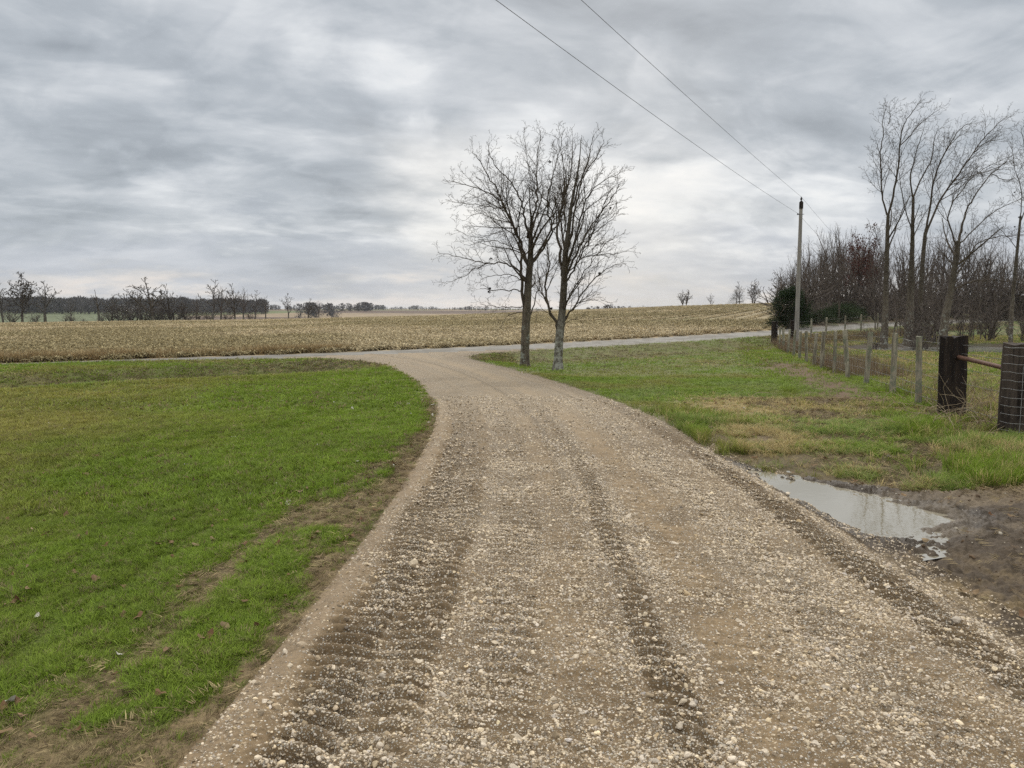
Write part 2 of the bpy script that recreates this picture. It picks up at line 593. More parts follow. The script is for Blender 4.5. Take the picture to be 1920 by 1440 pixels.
def attr_mat(name, rough=.8, spec=.2, trans=0.0, noise=None):
    m = bpy.data.materials.new(name)
    m.use_nodes = True
    T = NT(m.node_tree)
    b = m.node_tree.nodes['Principled BSDF']
    col = T.n('ShaderNodeAttribute', attribute_name='col').outputs['Color']
    if noise:
        geo = T.n('ShaderNodeNewGeometry')
        n = T.noise(geo.outputs['Position'], noise[0], 4, .6)
        c = T.v('SCALE', col, None)
        T.t.links.new(T.mapr(n, .3, .7, 1 - noise[1], 1 + noise[1], False), c.node.inputs['Scale'])
        col = c
    T.put(b.inputs['Base Color'], col)
    b.inputs['Roughness'].default_value = rough
    b.inputs['Specular IOR Level'].default_value = spec
    if trans:
        tr = T.n('ShaderNodeBsdfTranslucent')
        T.put(tr.inputs[0], col)
        mx = T.n('ShaderNodeMixShader')
        mx.inputs[0].default_value = trans
        out = m.node_tree.nodes['Material Output']
        T.t.links.new(b.outputs[0], mx.inputs[1])
        T.t.links.new(tr.outputs[0], mx.inputs[2])
        T.t.links.new(mx.outputs[0], out.inputs[0])
    return m


# ------------------------------------------------------------------ the ground, cut into its regions
def green_mask(x, y):
    """how much living grass grows (0 bare or dead, 1 lush) and a dead-straw share"""
    n = fbm(x, y, .55, 4, 61)
    n2 = fbm(x, y, 2.3, 3, 62)
    return n, n2


def TROUGH(fd, y):
    return np.exp(-((fd + 1.0 + .02 * (y - 14)) / .75) ** 2) * sst(12.2, 14.5, y) * sst(34, 24, y)


def STRIP(d, n, n2, y, x=None):
    """share of bare soil and dead grass on the lawn's edge, torn into streaks along the driveway"""
    w = np.interp(y, [2, 4, 6, 8, 11, 16], [1.1, .9, .68, .45, .22, .12])
    k = fbm(d * 2.6, y * .55, 1.0, 4, 205) * .6 + n2 * .4
    e = sst(1.1, .75, d / w + .9 * (n - .5))
    return e * np.clip(sst(.50, .58, k) * .9 + .7 * sst(.2, .03, d), 0, 1)


def region_colours(x, y, g):
    q, ins, mud = g['q'], g['ins'], g['mud']
    N = len(x)
    n, n2 = green_mask(x, y)
    nb = fbm(x, y, .12, 3, 63)
    nf = fbm(x, y, 9, 3, 64)
    D = np.interp(np.clip(x / np.maximum(y, 1), -1, .78), _cu, _cd)
    fs = (FENCE_B - FENCE_A) / np.linalg.norm(FENCE_B - FENCE_A)
    fd = (x - FENCE_A[0]) * fs[1] - (y - FENCE_A[1]) * fs[0]          # >0 on the pasture side
    leftside = (x < np.interp(y, DL[:, 1][:-6], DL[:, 0][:-6])) & (q < 0)
    hw = np.interp(x, [-13, -5], [.55, 2.15])
    road = (np.abs(q - (2.15 - hw)) < hw) & (~ins)
    field = (q >= 2.15) & (y < D + 2) & (x / np.maximum(y, 1) < .345 + .03 * (nb - .5))
    reg = np.full(N, 6)
    reg[fd > 0.3] = 5
    edge = -7.55 + .25 * (n - .5)
    reg[leftside & (q < edge)] = 3
    reg[mud] = 4
    reg[field] = 2
    reg[(q >= 2.15) & (~field) & (y <= D + 2)] = 9
    reg[(q > 2.15) & (y > D + 2)] = 7
    reg[road] = 1
    reg[ins] = 0
    col = np.zeros((N, 3))
    grn = np.array([.105, .130, .026])
    yel = np.array([.125, .125, .035])
    thatch = np.array([.19, .135, .075])
    dirt = np.array([.125, .085, .05])
    # lawn
    c = mixc(np.tile(grn, (N, 1)), yel, sst(.42, .68, nb * .5 + n * .25 + .25 * sst(-2, -11, x)) * .75)
    dl = g['dL']
    strip = STRIP(dl, n, n2, y)
    c = mixc(c, mixc(np.tile(dirt, (N, 1)), thatch, sst(.4, .62, n2)), np.clip(strip * .95, 0, 1))
    m = reg == 3
    col[m] = c[m]
    # verge and ditch
    c = mixc(np.tile(grn, (N, 1)), yel, sst(.35, .65, n))
    brown = sst(.47, .60, n2 * .4 + n * .3 + nb * .3)
    dt = sst(-7.8, -6.5, q) * sst(-2.0, -3.5, q)
    c = mixc(c, np.array([.115, .088, .045]), np.clip(brown * .22 + dt * np.where(x < -2, .55, .28) * n2 * 2, 0, 1))
    shoulder = sst(-2.9, -2.1, q) * sst(-14, -6, x)
    c = mixc(c, np.array([.21, .17, .105]), shoulder * .6 * sst(.3, .6, n2 + .2))
    rs = sst(.6, .05, g['dR'] + .6 * (n - .5)) * (~mud)
    c = mixc(c, np.array([.14, .105, .065]), np.clip(rs * .6, 0, 1))
    c = mixc(c, np.array([.115, .066, .042]), np.clip(TROUGH(fd, y) * 1.2, 0, 1) * .9)
    stw = np.exp(-(((x - 3.9) / 1.0) ** 2 + ((y - 12.9) / 1.3) ** 2)) + np.exp(-(((x - 3.2) / .45) ** 2 + ((y - 9.6) / .9) ** 2))
    c = mixc(c, np.array([.33, .255, .135]), np.clip(stw * 1.1, 0, .9))
    sp = sst(.50, .59, fbm(x, y, 1.7, 3, 172)) * (y < 14) * (fd > -5)
    c = mixc(c, np.array([.10, .068, .042]), sp * .8 * (fd > -3.6))
    m = reg == 6
    col[m] = c[m]
    # pasture
    c = mixc(np.tile(np.array([.075, .105, .025]), (N, 1)), np.array([.16, .135, .06]), sst(.4, .62, n * .6 + n2 * .4))
    pr = np.hypot((x - POND_C[0]) / POND_R[0], (y - POND_C[1]) / POND_R[1])
    c = mixc(c, np.array([.06, .045, .032]), sst(1.5, 1.12, pr) * (y > POND_C[1] - 1))
    m = reg == 5
    col[m] = c[m]
    # wood floor and bank beyond the road
    c = mixc(np.tile(np.array([.105, .075, .048]), (N, 1)), np.array([.10, .105, .04]), sst(.5, .7, n))
    m = reg == 9
    col[m] = c[m]
    # field
    rowd = np.array([.43, 1.0]) / math.hypot(.43, 1)
    across = x * rowd[1] - y * rowd[0]
    rw = .5 + .5 * np.cos(across * 2 * math.pi / 2.28)
    c = mixc(np.tile(np.array([.34, .27, .16]), (N, 1)), np.array([.22, .175, .09]), sst(.38, .66, fbm(x, y, .06, 4, 71) * .6 + nb * .4))
    gr = sst(.56, .70, fbm(x, y * 1.6, .05, 4, 72))
    c = mixc(c, np.array([.13, .145, .035]), gr * .55)
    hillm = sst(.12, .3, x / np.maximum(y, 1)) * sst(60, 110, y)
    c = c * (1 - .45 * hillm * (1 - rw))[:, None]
    edge2 = sst(4.8, 2.6, q)
    c = mixc(c, np.array([.33, .235, .12]), edge2 * .7)
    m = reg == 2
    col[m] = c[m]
    # far farmland: strips of stubble, brush and winter meadow
    st = fbm(x * .15, y, .006, 3, 81)
    c = mixc(np.tile(np.array([.26, .195, .125]), (N, 1)), np.array([.11, .075, .055]), sst(.45, .56, st))
    c = mixc(c, np.array([.12, .15, .06]), sst(.56, .62, fbm(x, y, .004, 2, 82)) * .8)
    c = mixc(c, np.array([.115, .13, .068]), sst(-.40, -.46, x / np.maximum(y, 1)))
    m = reg == 7
    col[m] = c[m]
    # road
    c = mixc(np.tile(np.array([.36, .335, .30]), (N, 1)), np.array([.25, .225, .19]), sst(.4, .65, fbm(x + y, (y - x) * 3, .35, 3, 91)))
    c = mixc(c, np.array([.30, .245, .17]), sst(1.6, 2.15, np.abs(q)) * .7)
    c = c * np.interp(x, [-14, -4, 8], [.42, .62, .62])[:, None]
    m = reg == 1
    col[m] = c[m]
    # driveway
    t = g['dL'] / (g['dL'] + g['dR'] + 1e-6)
    pale = np.array([.270, .192, .112])
    mid = np.array([.152, .104, .057])
    dark = np.array([.112, .077, .043])
    c = np.tile(mid, (N, 1))
    stone = np.full(N, .6)
    bare = sst(.055, .03, np.abs(t - .035)) * sst(15, 11, y)
    for t0, hw, k in ((.205, .02, .5), (.385, .05, .6), (.60, .05, 1.0), (.67, .03, .5), (.83, .05, .45)):
        bare = np.maximum(bare, k * sst(hw * 1.4, hw * .5, np.abs(t - t0 + .02 * (n - .5))))
    bare = np.clip(bare * (.1 + 1.3 * sst(.35, .6, n2 * .6 + n * .4)), 0, 1)
    c = mixc(c, pale, bare * .6)
    dk = np.zeros(N)
    for t0, hw, amp, ph, per, dkw in TRACKS:
        dk = np.maximum(dk, dkw * sst(hw * 1.15, hw * .8, np.abs(t - t0)))
    dk = dk * sst(20, 8, y) * (.5 + .7 * n)
    c = mixc(c, dark, np.clip(dk * .75, 0, 1))
    c = mixc(c, np.array([.315, .244, .164]), sst(7, 14, y) * .75 * (1 - .5 * sst(.78, .95, t)))
    ln = np.exp(-((t - .435) / .011) ** 2) * sst(4, 8, y) + .6 * np.exp(-((t - .80) / .012) ** 2) * sst(10, 14, y)
    c = mixc(c, np.array([.13, .095, .06]), np.clip(ln, 0, 1) * .8)
    c = mixc(c, np.array([.16, .115, .07]), sst(.965, .995, t) * .6 + .35 * sst(.03, .0, t) * sst(10, 14, y))
    c = mixc(c, np.array([.20, .15, .095]), sst(.42, .30, n) * .5)
    berm = sst(.034, .014, np.abs(t - .020 - .03 * (n - .5))) * sst(11, 8, y) * (.35 + .65 * sst(2.6, 3.6, y)) * (.55 + .9 * n2)
    berm = np.clip(berm, 0, 1)
    c = mixc(c, np.array([.245, .180, .115]), berm * .9)
    stone = np.clip((.80 - bare * .62 - dk * .22 + .9 * (n2 - .5)) * (1 - .65 * berm), .03, 1)
    m = reg == 0
    col[m] = c[m]
    # mud and the trampled dirt beside the driveway
    c = mixc(np.tile(np.array([.080, .061, .044]), (N, 1)), np.array([.145, .112, .078]), sst(.40, .62, n2))
    straw = sst(5.4, 4.6, y + .8 * (n - .5)) + sst(3.8, 4.6, x + .5 * (n2 - .5)) * sst(6.3, 6.9, y)
    c = mixc(c, np.array([.20, .145, .08]), np.clip(straw, 0, 1) * sst(.35, .6, n2 * .5 + nf * .5) * .8)
    wet = sst(.45, .02, g['pd']) * (~(straw > .5))
    c = c * (1 - .35 * wet)[:, None]
    m = reg == 4
    col[m] = c[m]
    # soft borders between neighbours
    stone = np.where(reg == 0, stone, np.where(reg == 4, .10, np.where(reg == 1, .4, 0)))
    return reg, np.clip(col, .004, .9), stone, np.where(reg == 4, np.clip(wet * 1.0 + .15 * n2, 0, 1), 0)


def build_ground():
    fine = np.radians(np.linspace(-43, 43, 1120))
    rest = np.radians(np.concatenate([np.arange(46, 180, 4.0), np.arange(-180, -44, 4.0)]))
    az = np.concatenate([fine, rest])
    # ring radii: even steps of depression near by, even ratios far away
    dep = np.linspace(math.radians(52), math.radians(2.25), 760)
    r1 = CAM_H / np.tan(dep)
    r2 = np.exp(np.linspace(math.log(r1[-1]), math.log(9000), 190))[1:]
    R = np.concatenate([[.25, .6, .95], r1, r2])
    nr, na = len(R), len(az)
    X = np.outer(R, np.sin(az)).ravel()
    Y = np.outer(R, np.cos(az)).ravel()
    g = ground_parts(X, Y)
    Z = height(X, Y, g)
    reg, col, stone, wet = region_colours(X, Y, g)
    i = np.arange(nr - 1)[:, None] * na
    j = np.arange(na)[None, :]
    j2 = (j + 1) % na
    F = np.stack([i + j, i + j2, i + na + j2, i + na + j], axis=-1).reshape(-1, 4)
    F = F[:, ::-1]
    fr = np.sort(reg[F], axis=1)[:, 1]
    V = np.stack([X, Y, Z], axis=1)
    mats = {
        0: ('gravel_driveway', 'curving tan gravel driveway with tractor tread marks', ground_mat('gravel', (45, .30), .012, .95, [(75, .42, .75, (.50, .45, .38)), (170, .45, .8, (.44, .385, .31)), (28, .30, .10, (.55, .48, .39))])),
        1: ('road', 'narrow grey country road running along the stubble field', ground_mat('road_chips', (30, .22), .008, .9, [(60, .4, .5, (.42, .40, .36))])),
        2: ('stubble_field', 'harvested tan corn field rising to a low hill', ground_mat('stubble_soil', (9, .55), .05, .95, None, False, None)),
        3: ('lawn', 'mown green lawn left of the gravel driveway', ground_mat('lawn_soil', (50, .45), .015, .95)),
        4: ('mud_track', 'wet churned brown mud beside the driveway', ground_mat('mud', (30, .35), .02, .85, [(40, .30, .35, (.42, .37, .29))], True)),
        5: ('pasture', 'rough grazed pasture behind the wire fence', ground_mat('pasture_soil', (30, .5), .03, .95)),
        6: ('grass_verge', 'patchy green and brown grass verge with shallow ditch', ground_mat('verge_soil', (40, .5), .02, .95)),
        7: ('far_farmland', 'brown and green farmland in the low ground far off', ground_mat('far_fields', (.05, .3), .05, .95)),
        9: ('wood_floor', 'leaf-littered brown bank under the trees beyond the road', ground_mat('leaf_litter', (6, .5), .05, .95)),
    }
    for k, (nm, lab, mt) in mats.items():
        f = F[fr == k]
        if not len(f):
            continue
        used, inv = np.unique(f.ravel(), return_inverse=True)
        me = mesh_np(nm, V[used], inv.reshape(-1, 4), col[used], True, {'stone': stone[used], 'wet': wet[used]})
        tag(link(nm, me, mt), lab, kind='structure')


build_ground()


def water_mat(name, base, rough=.02, ior=1.33):
    m = bpy.data.materials.new(name)
    m.use_nodes = True
    T = NT(m.node_tree)
    b = m.node_tree.nodes['Principled BSDF']
    b.inputs['Base Color'].default_value = (*base, 1)
    b.inputs['Roughness'].default_value = rough
    b.inputs['IOR'].default_value = ior
    b.inputs['Specular IOR Level'].default_value = .8
    geo = T.n('ShaderNodeNewGeometry')
    n = T.noise(geo.outputs['Position'], 9, 3, .5)
    bp = T.n('ShaderNodeBump')
    bp.inputs['Strength'].default_value = .03
    bp.inputs['Distance'].default_value = .02
    T.put(bp.inputs['Height'], n)
    T.t.links.new(bp.outputs[0], b.inputs['Normal'])
    return m


def sheet(name, pts, z, mat, label):
    V = np.array([(x, y, z) for x, y in pts])
    c = V.mean(axis=0, keepdims=True)
    V = np.vstack([V, c])
    n = len(pts)
    F = np.array([(i, (i + 1) % n, n) for i in range(n)])
    a, b, cc = V[F[0]]
    if np.cross(b - a, cc - a)[2] < 0:
        F = F[:, ::-1]
    tag(link(name, mesh_np(name, V, F, None, False), mat), label, kind='structure')


_c = PUD.mean(axis=0)
sheet('puddle_water', [tuple(_c + (p - _c) * 1.45) for p in PUD], -.050, water_mat('muddy_water', (.26, .23, .17), .015, 3.0), 'muddy puddle mirroring the sky beside the driveway')
sheet('pond_water', [(POND_C[0] + POND_R[0] * 1.25 * math.cos(a), POND_C[1] + POND_R[1] * 1.25 * math.sin(a)) for a in np.linspace(0, 2 * math.pi, 40)[:-1]], POND_Z,
      water_mat('pond_surface', (.26, .26, .25), .06, 1.8), 'small grey pond behind the fence posts')


# ------------------------------------------------------------------ scatter: many small pieces baked into one mesh
def scatter(name, protos, idx, loc, rot, scl, col, mat, label, smooth=False, kind='stuff', parent=None):
    """protos: list of (V, F(tri), shade per vertex); rot (n,3) euler xyz; scl (n,3); col (n,3)"""
    VV, FF, CC = [], [], []
    off = 0
    cx, sx = np.cos(rot[:, 0]), np.sin(rot[:, 0])
    cy, sy = np.cos(rot[:, 1]), np.sin(rot[:, 1])
    cz, sz = np.cos(rot[:, 2]), np.sin(rot[:, 2])
    M = np.empty((len(loc), 3, 3))
    M[:, 0, 0] = cy * cz; M[:, 0, 1] = sx * sy * cz - cx * sz; M[:, 0, 2] = cx * sy * cz + sx * sz
    M[:, 1, 0] = cy * sz; M[:, 1, 1] = sx * sy * sz + cx * cz; M[:, 1, 2] = cx * sy * sz - sx * cz
    M[:, 2, 0] = -sy; M[:, 2, 1] = sx * cy; M[:, 2, 2] = cx * cy
    for k, (pv, pf, ps) in enumerate(protos):
        s = np.where(idx == k)[0]
        if not len(s):
            continue
        v = pv[None] * scl[s][:, None, :]
        v = np.einsum('nij,nvj->nvi', M[s], v) + loc[s][:, None, :]
        nv = len(pv)
        f = pf[None] + (off + np.arange(len(s)) * nv)[:, None, None]
        if ps.ndim == 1:
            c = col[s][:, None, :] * ps[None, :, None]
        else:
            c = col[s][:, None, :] * ps[None, :, :]
        VV.append(v.reshape(-1, 3)); FF.append(f.reshape(-1, 3)); CC.append(c.reshape(-1, 3))
        off += nv * len(s)
    me = mesh_np(name, np.vstack(VV), np.vstack(FF), np.vstack(CC), smooth)
    o = link(name, me, mat, parent)
    if parent is None:
        tag(o, label, kind=kind)
    return o


def ico(sub):
    import bmesh
    bm = bmesh.new()
    bmesh.ops.create_icosphere(bm, subdivisions=sub, radius=1.0)
    V = np.array([v.co[:] for v in bm.verts])
    F = np.array([[v.index for v in f.verts] for f in bm.faces])
    bm.free()
    return V, F


def stone_protos(n, sub, seed):
    r = np.random.default_rng(seed)
    V0, F0 = ico(sub)
    out = []
    for k in range(n):
        V = V0.copy()
        for _ in range(5):                                    # broken faces
            d = r.normal(size=3); d /= np.linalg.norm(d)
            h = r.uniform(.45, .85)
            o = V @ d
            V = V - np.maximum(o - h, 0)[:, None] * d * .9
        V += r.normal(size=V.shape) * .05
        V *= np.array([r.uniform(.8, 1.25), r.uniform(.7, 1.0), r.uniform(.45, .8)])
        out.append((V, F0, np.ones(len(V))))
    return out


RNG = np.random.default_rng(12)
M_STONE = attr_mat('crushed_limestone', .9, .25, 0, (160, .22))


def build_stones():
    r = RNG
    L, ID, ROT, S, C = [], [], [], [], []

    def add(n, y0, y1, smin, smax, pw, hi):
        y = r.uniform(y0, y1, n)
        x = r.uniform(-1.3, 2.75, n) if y1 <= 10 else r.uniform(-3.2, 2.5, n)
        g = ground_parts(x, y)
        t = g['dL'] / (g['dL'] + g['dR'] + 1e-6)
        reg, col, stone, wet = region_colours(x, y, g)
        clus = fbm(x, y, 3.2, 3, 101)
        keep = g['ins'] & (r.random(n) < np.clip(stone * 1.25 * (.32 + .68 * sst(.38, .60, clus)), 0, 1))
        spill = (~g['ins']) & (g['dR'] < .45) & (x > 2) & (r.random(n) < .25)
        keep |= spill
        x, y, stone = x[keep], y[keep], stone[keep]
        g2 = ground_parts(x, y)
        z = height(x, y, g2)
        m = len(x)
        s = smin + (smax - smin) * r.random(m) ** pw
        L.append(np.stack([x, y, z + s * r.uniform(-.55, .22, m)], 1))
        ID.append(r.integers(0, 6, m) + (0 if hi else 6))
        ROT.append(np.stack([r.normal(0, .4, m), r.normal(0, .4, m), r.uniform(0, 6.28, m)], 1))
        S.append(np.repeat(s[:, None], 3, 1) * r.uniform(.8, 1.2, (m, 3)))
        b = r.uniform(.62, 1.12, m)[:, None]
        tint = np.array([[.66, .550, .415]]) + r.normal(0, .03, (m, 1)) * np.array([[1, .5, -.4]])
        dusty = (r.random(m) < .40)[:, None]
        c = tint * b
        c = np.where(dusty, c * r.uniform(.35, .8, (m, 1)) * np.array([[1, .93, .83]]), c)
        C.append(c)

    add(20000, 1.6, 4.6, .006, .019, 3.0, True)
    add(150000, 1.6, 4.6, .0025, .0095, 1.5, False)
    add(46000, 4.6, 8.0, .006, .016, 2.5, False)
    add(130000, 4.6, 8.0, .003, .0075, 1.2, False)
    add(70000, 8.0, 14.0, .007, .017, 1.8, False)
    add(260, 1.7, 8.0, .019, .036, 2.2, True)
    protos = stone_protos(6, 2, 3) + stone_protos(6, 1, 4)
    scatter('gravel_stones', protos, np.concatenate(ID), np.vstack(L), np.vstack(ROT), np.vstack(S), np.clip(np.vstack(C), .02, .8), M_STONE,
            'loose pale crushed stones strewn over the driveway')


build_stones()


# ------------------------------------------------------------------ grass
def blade_tuft(n, h0, h1, w, spread, lean, seed, curl=.5, segs=2, shade=(.65, 1.2)):
    r = np.random.default_rng(seed)
    V, F, S = [], [], []
    for k in range(n):
        a = r.uniform(0, 6.283)
        rad = spread * math.sqrt(r.random())
        bx, by = rad * math.cos(a + 1), rad * math.sin(a + 1)
        h = r.uniform(h0, h1)
        le = h * lean * r.uniform(.2, 1.3)
        dx, dy = math.cos(a), math.sin(a)
        px, py = -dy * w * .5, dx * w * .5
        b = len(V)
        sh = r.uniform(*shade)
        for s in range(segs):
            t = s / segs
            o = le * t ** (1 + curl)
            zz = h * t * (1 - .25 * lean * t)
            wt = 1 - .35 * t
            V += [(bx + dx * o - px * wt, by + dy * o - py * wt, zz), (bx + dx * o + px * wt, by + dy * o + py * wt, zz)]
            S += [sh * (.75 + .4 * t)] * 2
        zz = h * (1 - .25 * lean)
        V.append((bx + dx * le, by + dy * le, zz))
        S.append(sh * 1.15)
        for s in range(segs - 1):
            i = b + 2 * s
            F += [(i, i + 1, i + 3), (i, i + 3, i + 2)]
        i = b + 2 * (segs - 1)
        F.append((i, i + 1, i + 2))
    return np.array(V), np.array(F), np.array(S)


M_GRASS = attr_mat('grass_blades', .75, .2, .35)
M_STRAW = attr_mat('dead_stems', .85, .15, .12)


def in_view(x, y, m=1.5):
    return (np.abs(x) < .70 * y + m) & (y > 1.4)


def rnd_rot(n, tilt=.12):
    return np.stack([RNG.normal(0, tilt, n), RNG.normal(0, tilt, n), RNG.uniform(0, 6.283, n)], 1)


GRN = np.array([.202, .285, .034]); YEL = np.array([.320, .290, .080]); STR = np.array([.36, .285, .15]); BRN = np.array([.15, .10, .06])


def build_lawn_grass():
    r = RNG
    X, Y, K = [], [], []
    for n, y0, y1, xl, kind in ((44000, 1.4, 6, -6.0, 0), (42000, 6, 12, -11, 1), (36000, 12, 28, -19, 2)):
        y = r.uniform(y0, y1, n)
        x = r.uniform(xl, -.8, n)
        X.append(x); Y.append(y); K.append(np.full(n, kind))
    x, y, k = np.concatenate(X), np.concatenate(Y), np.concatenate(K)
    g = ground_parts(x, y)
    reg, col, _, _ = region_colours(x, y, g)
    n, n2 = green_mask(x, y)
    strip = STRIP(g['dL'], n, n2, y)
    streak = np.maximum(np.exp(-((g['dL'] - 1.55 - .12 * (n - .5)) / .05) ** 2) * sst(.46, .56, fbm(x, y, .5, 2, 140)), np.exp(-((g['dL'] - 1.2) / .07) ** 2) * sst(.42, .55, fbm(x, y, .6, 2, 141))) * (y < 7)
    keep = (reg == 3) & in_view(x, y, 2.0) & (r.random(len(x)) < (1 - .72 * strip) * (1 - .75 * streak))
    x, y, k, strip, n, n2 = (a[keep] for a in (x, y, k, strip, n, n2))
    z = height(x, y)
    N = len(x)
    nb = fbm(x, y, .12, 3, 63)
    yl = np.clip(sst(.40, .66, nb * .5 + n * .25 + .36 * sst(-1.5, -9, x)) * .85 + .25 * (fbm(x, y, 3.5, 2, 151) - .4), 0, 1)
    c = mixc(np.tile(GRN, (N, 1)), YEL, yl)
    dead = (r.random(N) < .09 + .5 * strip)
    c = np.where(dead[:, None], STR * .8, c)
    c *= r.uniform(.75, 1.25, (N, 1))
    c *= (.8 + .4 * fbm(x, y, 1.2, 3, 150))[:, None]
    s = np.where(k == 0, 1.0, np.where(k == 1, 1.2, 1.5))[:, None] * r.uniform(.7, 1.3, (N, 3)) * (1 - .35 * strip)[:, None]
    pr = [blade_tuft(26, .016, .048, .0032, .045, 1.1, 200 + i, .5, 2, (.55, 1.3)) for i in range(5)] + [blade_tuft(18, .022, .055, .0055, .06, .9, 210 + i) for i in range(4)] + [blade_tuft(14, .02, .045, .009, .09, .9, 220 + i) for i in range(4)]
    idx = np.where(k == 0, r.integers(0, 5, N), np.where(k == 1, 5 + r.integers(0, 4, N), 9 + r.integers(0, 4, N)))
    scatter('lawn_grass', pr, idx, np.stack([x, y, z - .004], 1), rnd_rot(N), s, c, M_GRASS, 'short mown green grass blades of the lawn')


def build_thatch():
    """dead matted grass on the strip along the driveway, by the mud and on the verge"""
    r = RNG
    n = 26000
    y = np.concatenate([r.uniform(1.4, 14, n), r.uniform(3.2, 14, n)])
    x = np.concatenate([r.uniform(-4.5, -.8, n), r.uniform(2.4, 8.5, n)])
    g = ground_parts(x, y)
    reg, col, _, _ = region_colours(x, y, g)
    nn, n2 = green_mask(x, y)
    strip = STRIP(g['dL'], nn, n2, y)
    md = np.interp(x, MUDL[:, 0], MUDL[:, 1]) - y
    heap = np.exp(-(((x - 4.6) / .7) ** 2 + ((y - 6.75) / .28) ** 2))
    p = np.where(x < 0, strip * .75, np.where(reg == 4, .9 * heap + .35 * sst(.5, 1.5, md) * sst(.5, .62, n2) * (x > 3.6) + .05 + .25 * sst(.3, 0, md), .5 * sst(.45, .62, n2) * (x > 4) + .55 * sst(.46, .56, fbm(x, y, 1.7, 3, 172)) * (x > 3.2) + .3 * sst(.6, .1, g['dR'])))
    keep = (~g['ins']) & (~g['pin']) & in_view(x, y, 1.5) & (r.random(2 * n) < p)
    x, y = x[keep], y[keep]
    N = len(x)
    z = height(x, y)
    c = mixc(np.tile(STR * 1.25, (N, 1)), BRN, r.random(N) ** .8) * r.uniform(.6, 1.3, (N, 1))
    pr = []
    for i in range(6):
        V, F, S = blade_tuft(14, .03, .075, .003, .05, .35, 300 + i, .3)
        V = V[:, [2, 1, 0]] * np.array([1, 1, .35])
        V[:, 2] = np.abs(V[:, 2]) + .004
        pr.append((V, F, S))
    s = r.uniform(.6, 1.3, (N, 3)) * (1 + .05 * y)[:, None]
    scatter('dead_thatch', pr, r.integers(0, 6, N), np.stack([x, y, z], 1), rnd_rot(N, .15), s, c, M_STRAW, 'matted dead grass along the driveway and mud')


def build_verge_grass():
    r = RNG
    fs = (FENCE_B - FENCE_A) / np.linalg.norm(FENCE_B - FENCE_A)
    X, Y, K = [], [], []
    for n, y0, y1, x0, x1, kind in ((18000, 6.4, 11, 2.2, 8.5, 0), (28000, 11, 20, -1.5, 14, 1), (70000, 20, 58, -16, 40, 2), (34000, 16, 32, -24, 0, 2)):
        X.append(r.uniform(x0, x1, n)); Y.append(r.uniform(y0, y1, n)); K.append(np.full(n, kind))
    x, y, k = np.concatenate(X), np.concatenate(Y), np.concatenate(K)
    g = ground_parts(x, y)
    reg, col, _, _ = region_colours(x, y, g)
    n, n2 = green_mask(x, y)
    fd = (x - FENCE_A[0]) * fs[1] - (y - FENCE_A[1]) * fs[0]
    pr_ = np.hypot((x - POND_C[0]) / POND_R[0], (y - POND_C[1]) / POND_R[1])
    # bare trough of brown leaves beside the fence
    tro = TROUGH(fd, y)
    keep = ((reg == 6) | (reg == 5)) & in_view(x, y, 2) & (pr_ > 1.15) & (r.random(len(x)) < .92 - .8 * tro - .85 * sst(.50, .59, fbm(x, y, 1.7, 3, 172)) * (y < 14) * (fd > -3.6))
    keep &= r.random(len(x)) < sst(.0, .5, g['dR'] + .3 * n) + .1
    x, y, k, n, n2, fd = (a[keep] for a in (x, y, k, n, n2, fd))
    g = ground_parts(x, y)
    z = height(x, y, g)
    N = len(x)
    q = g['q']
    nb = fbm(x, y, .16, 3, 163)
    # lush mown strip, straw-coloured patch near the mud, browner ditch
    tuft = sst(.48, .62, fbm(x, y, .9, 3, 170)) * (y < 16) * (fd > -6)
    c = mixc(np.tile(GRN * 1.0, (N, 1)), YEL * .85, sst(.45, .78, n) * .8)
    strawp = np.exp(-(((x - 3.9) / 1.0) ** 2 + ((y - 12.9) / 1.3) ** 2)) * 1.2 + np.exp(-(((x - 3.2) / .45) ** 2 + ((y - 9.6) / .9) ** 2)) * 1.1 + .12 * sst(.52, .66, nb) + .18 * (fd > -3.5) * (y < 14) + (.35 * sst(.56, .68, fbm(x, y, 1.4, 3, 171)) * (y < 13)) * (fd > -3.5)
    strawp = np.clip(strawp + .35 * (fd > .2), 0, 1)
    rr = r.random(N)
    lush = sst(.5, .62, fbm(x, y, 1.1, 3, 173)) * (y < 18)
    c = mixc(c, np.array([.25, .315, .10]), lush * .45)
    isst = rr < strawp * .9
    isbr = (~isst) & (rr < strawp * .75 + .03 + .45 * sst(-7.6, -6, q) * sst(-1.9, -3, q) + .22 * sst(.5, .62, nb) * (y > 24))
    c = np.where(isst[:, None], STR * np.array([1.35, 1.35, 1.2]), c)
    c = np.where(isbr[:, None], np.array([.155, .12, .062]), c)
    c *= r.uniform(.75, 1.2, (N, 1))
    tall = np.where(k == 2, 1.0, (.62 + .75 * tuft + .35 * (fd > -1.2) * (y < 14)))
    mown = (fd < -2.2) & (y > 12)
    tall = np.where(mown, .55, tall)
    s = np.where(k == 2, 1.25, 1.0)[:, None] * r.uniform(.7, 1.3, (N, 3))
    s[:, 2] *= tall
    pr = [blade_tuft(18, .05, .15, .0042, .05, .95, 400 + i, .8, 3) for i in range(5)] + [blade_tuft(13, .04, .12, .007, .08, .9, 410 + i) for i in range(4)] + [blade_tuft(10, .03, .085, .013, .16, .9, 420 + i) for i in range(4)]
    idx = np.where(k == 0, r.integers(0, 5, N), np.where(k == 1, 5 + r.integers(0, 4, N), 9 + r.integers(0, 4, N)))
    scatter('verge_grass', pr, idx, np.stack([x, y, z - .005], 1), rnd_rot(N), s, c, M_GRASS, 'rough green and straw grass of verge and pasture')


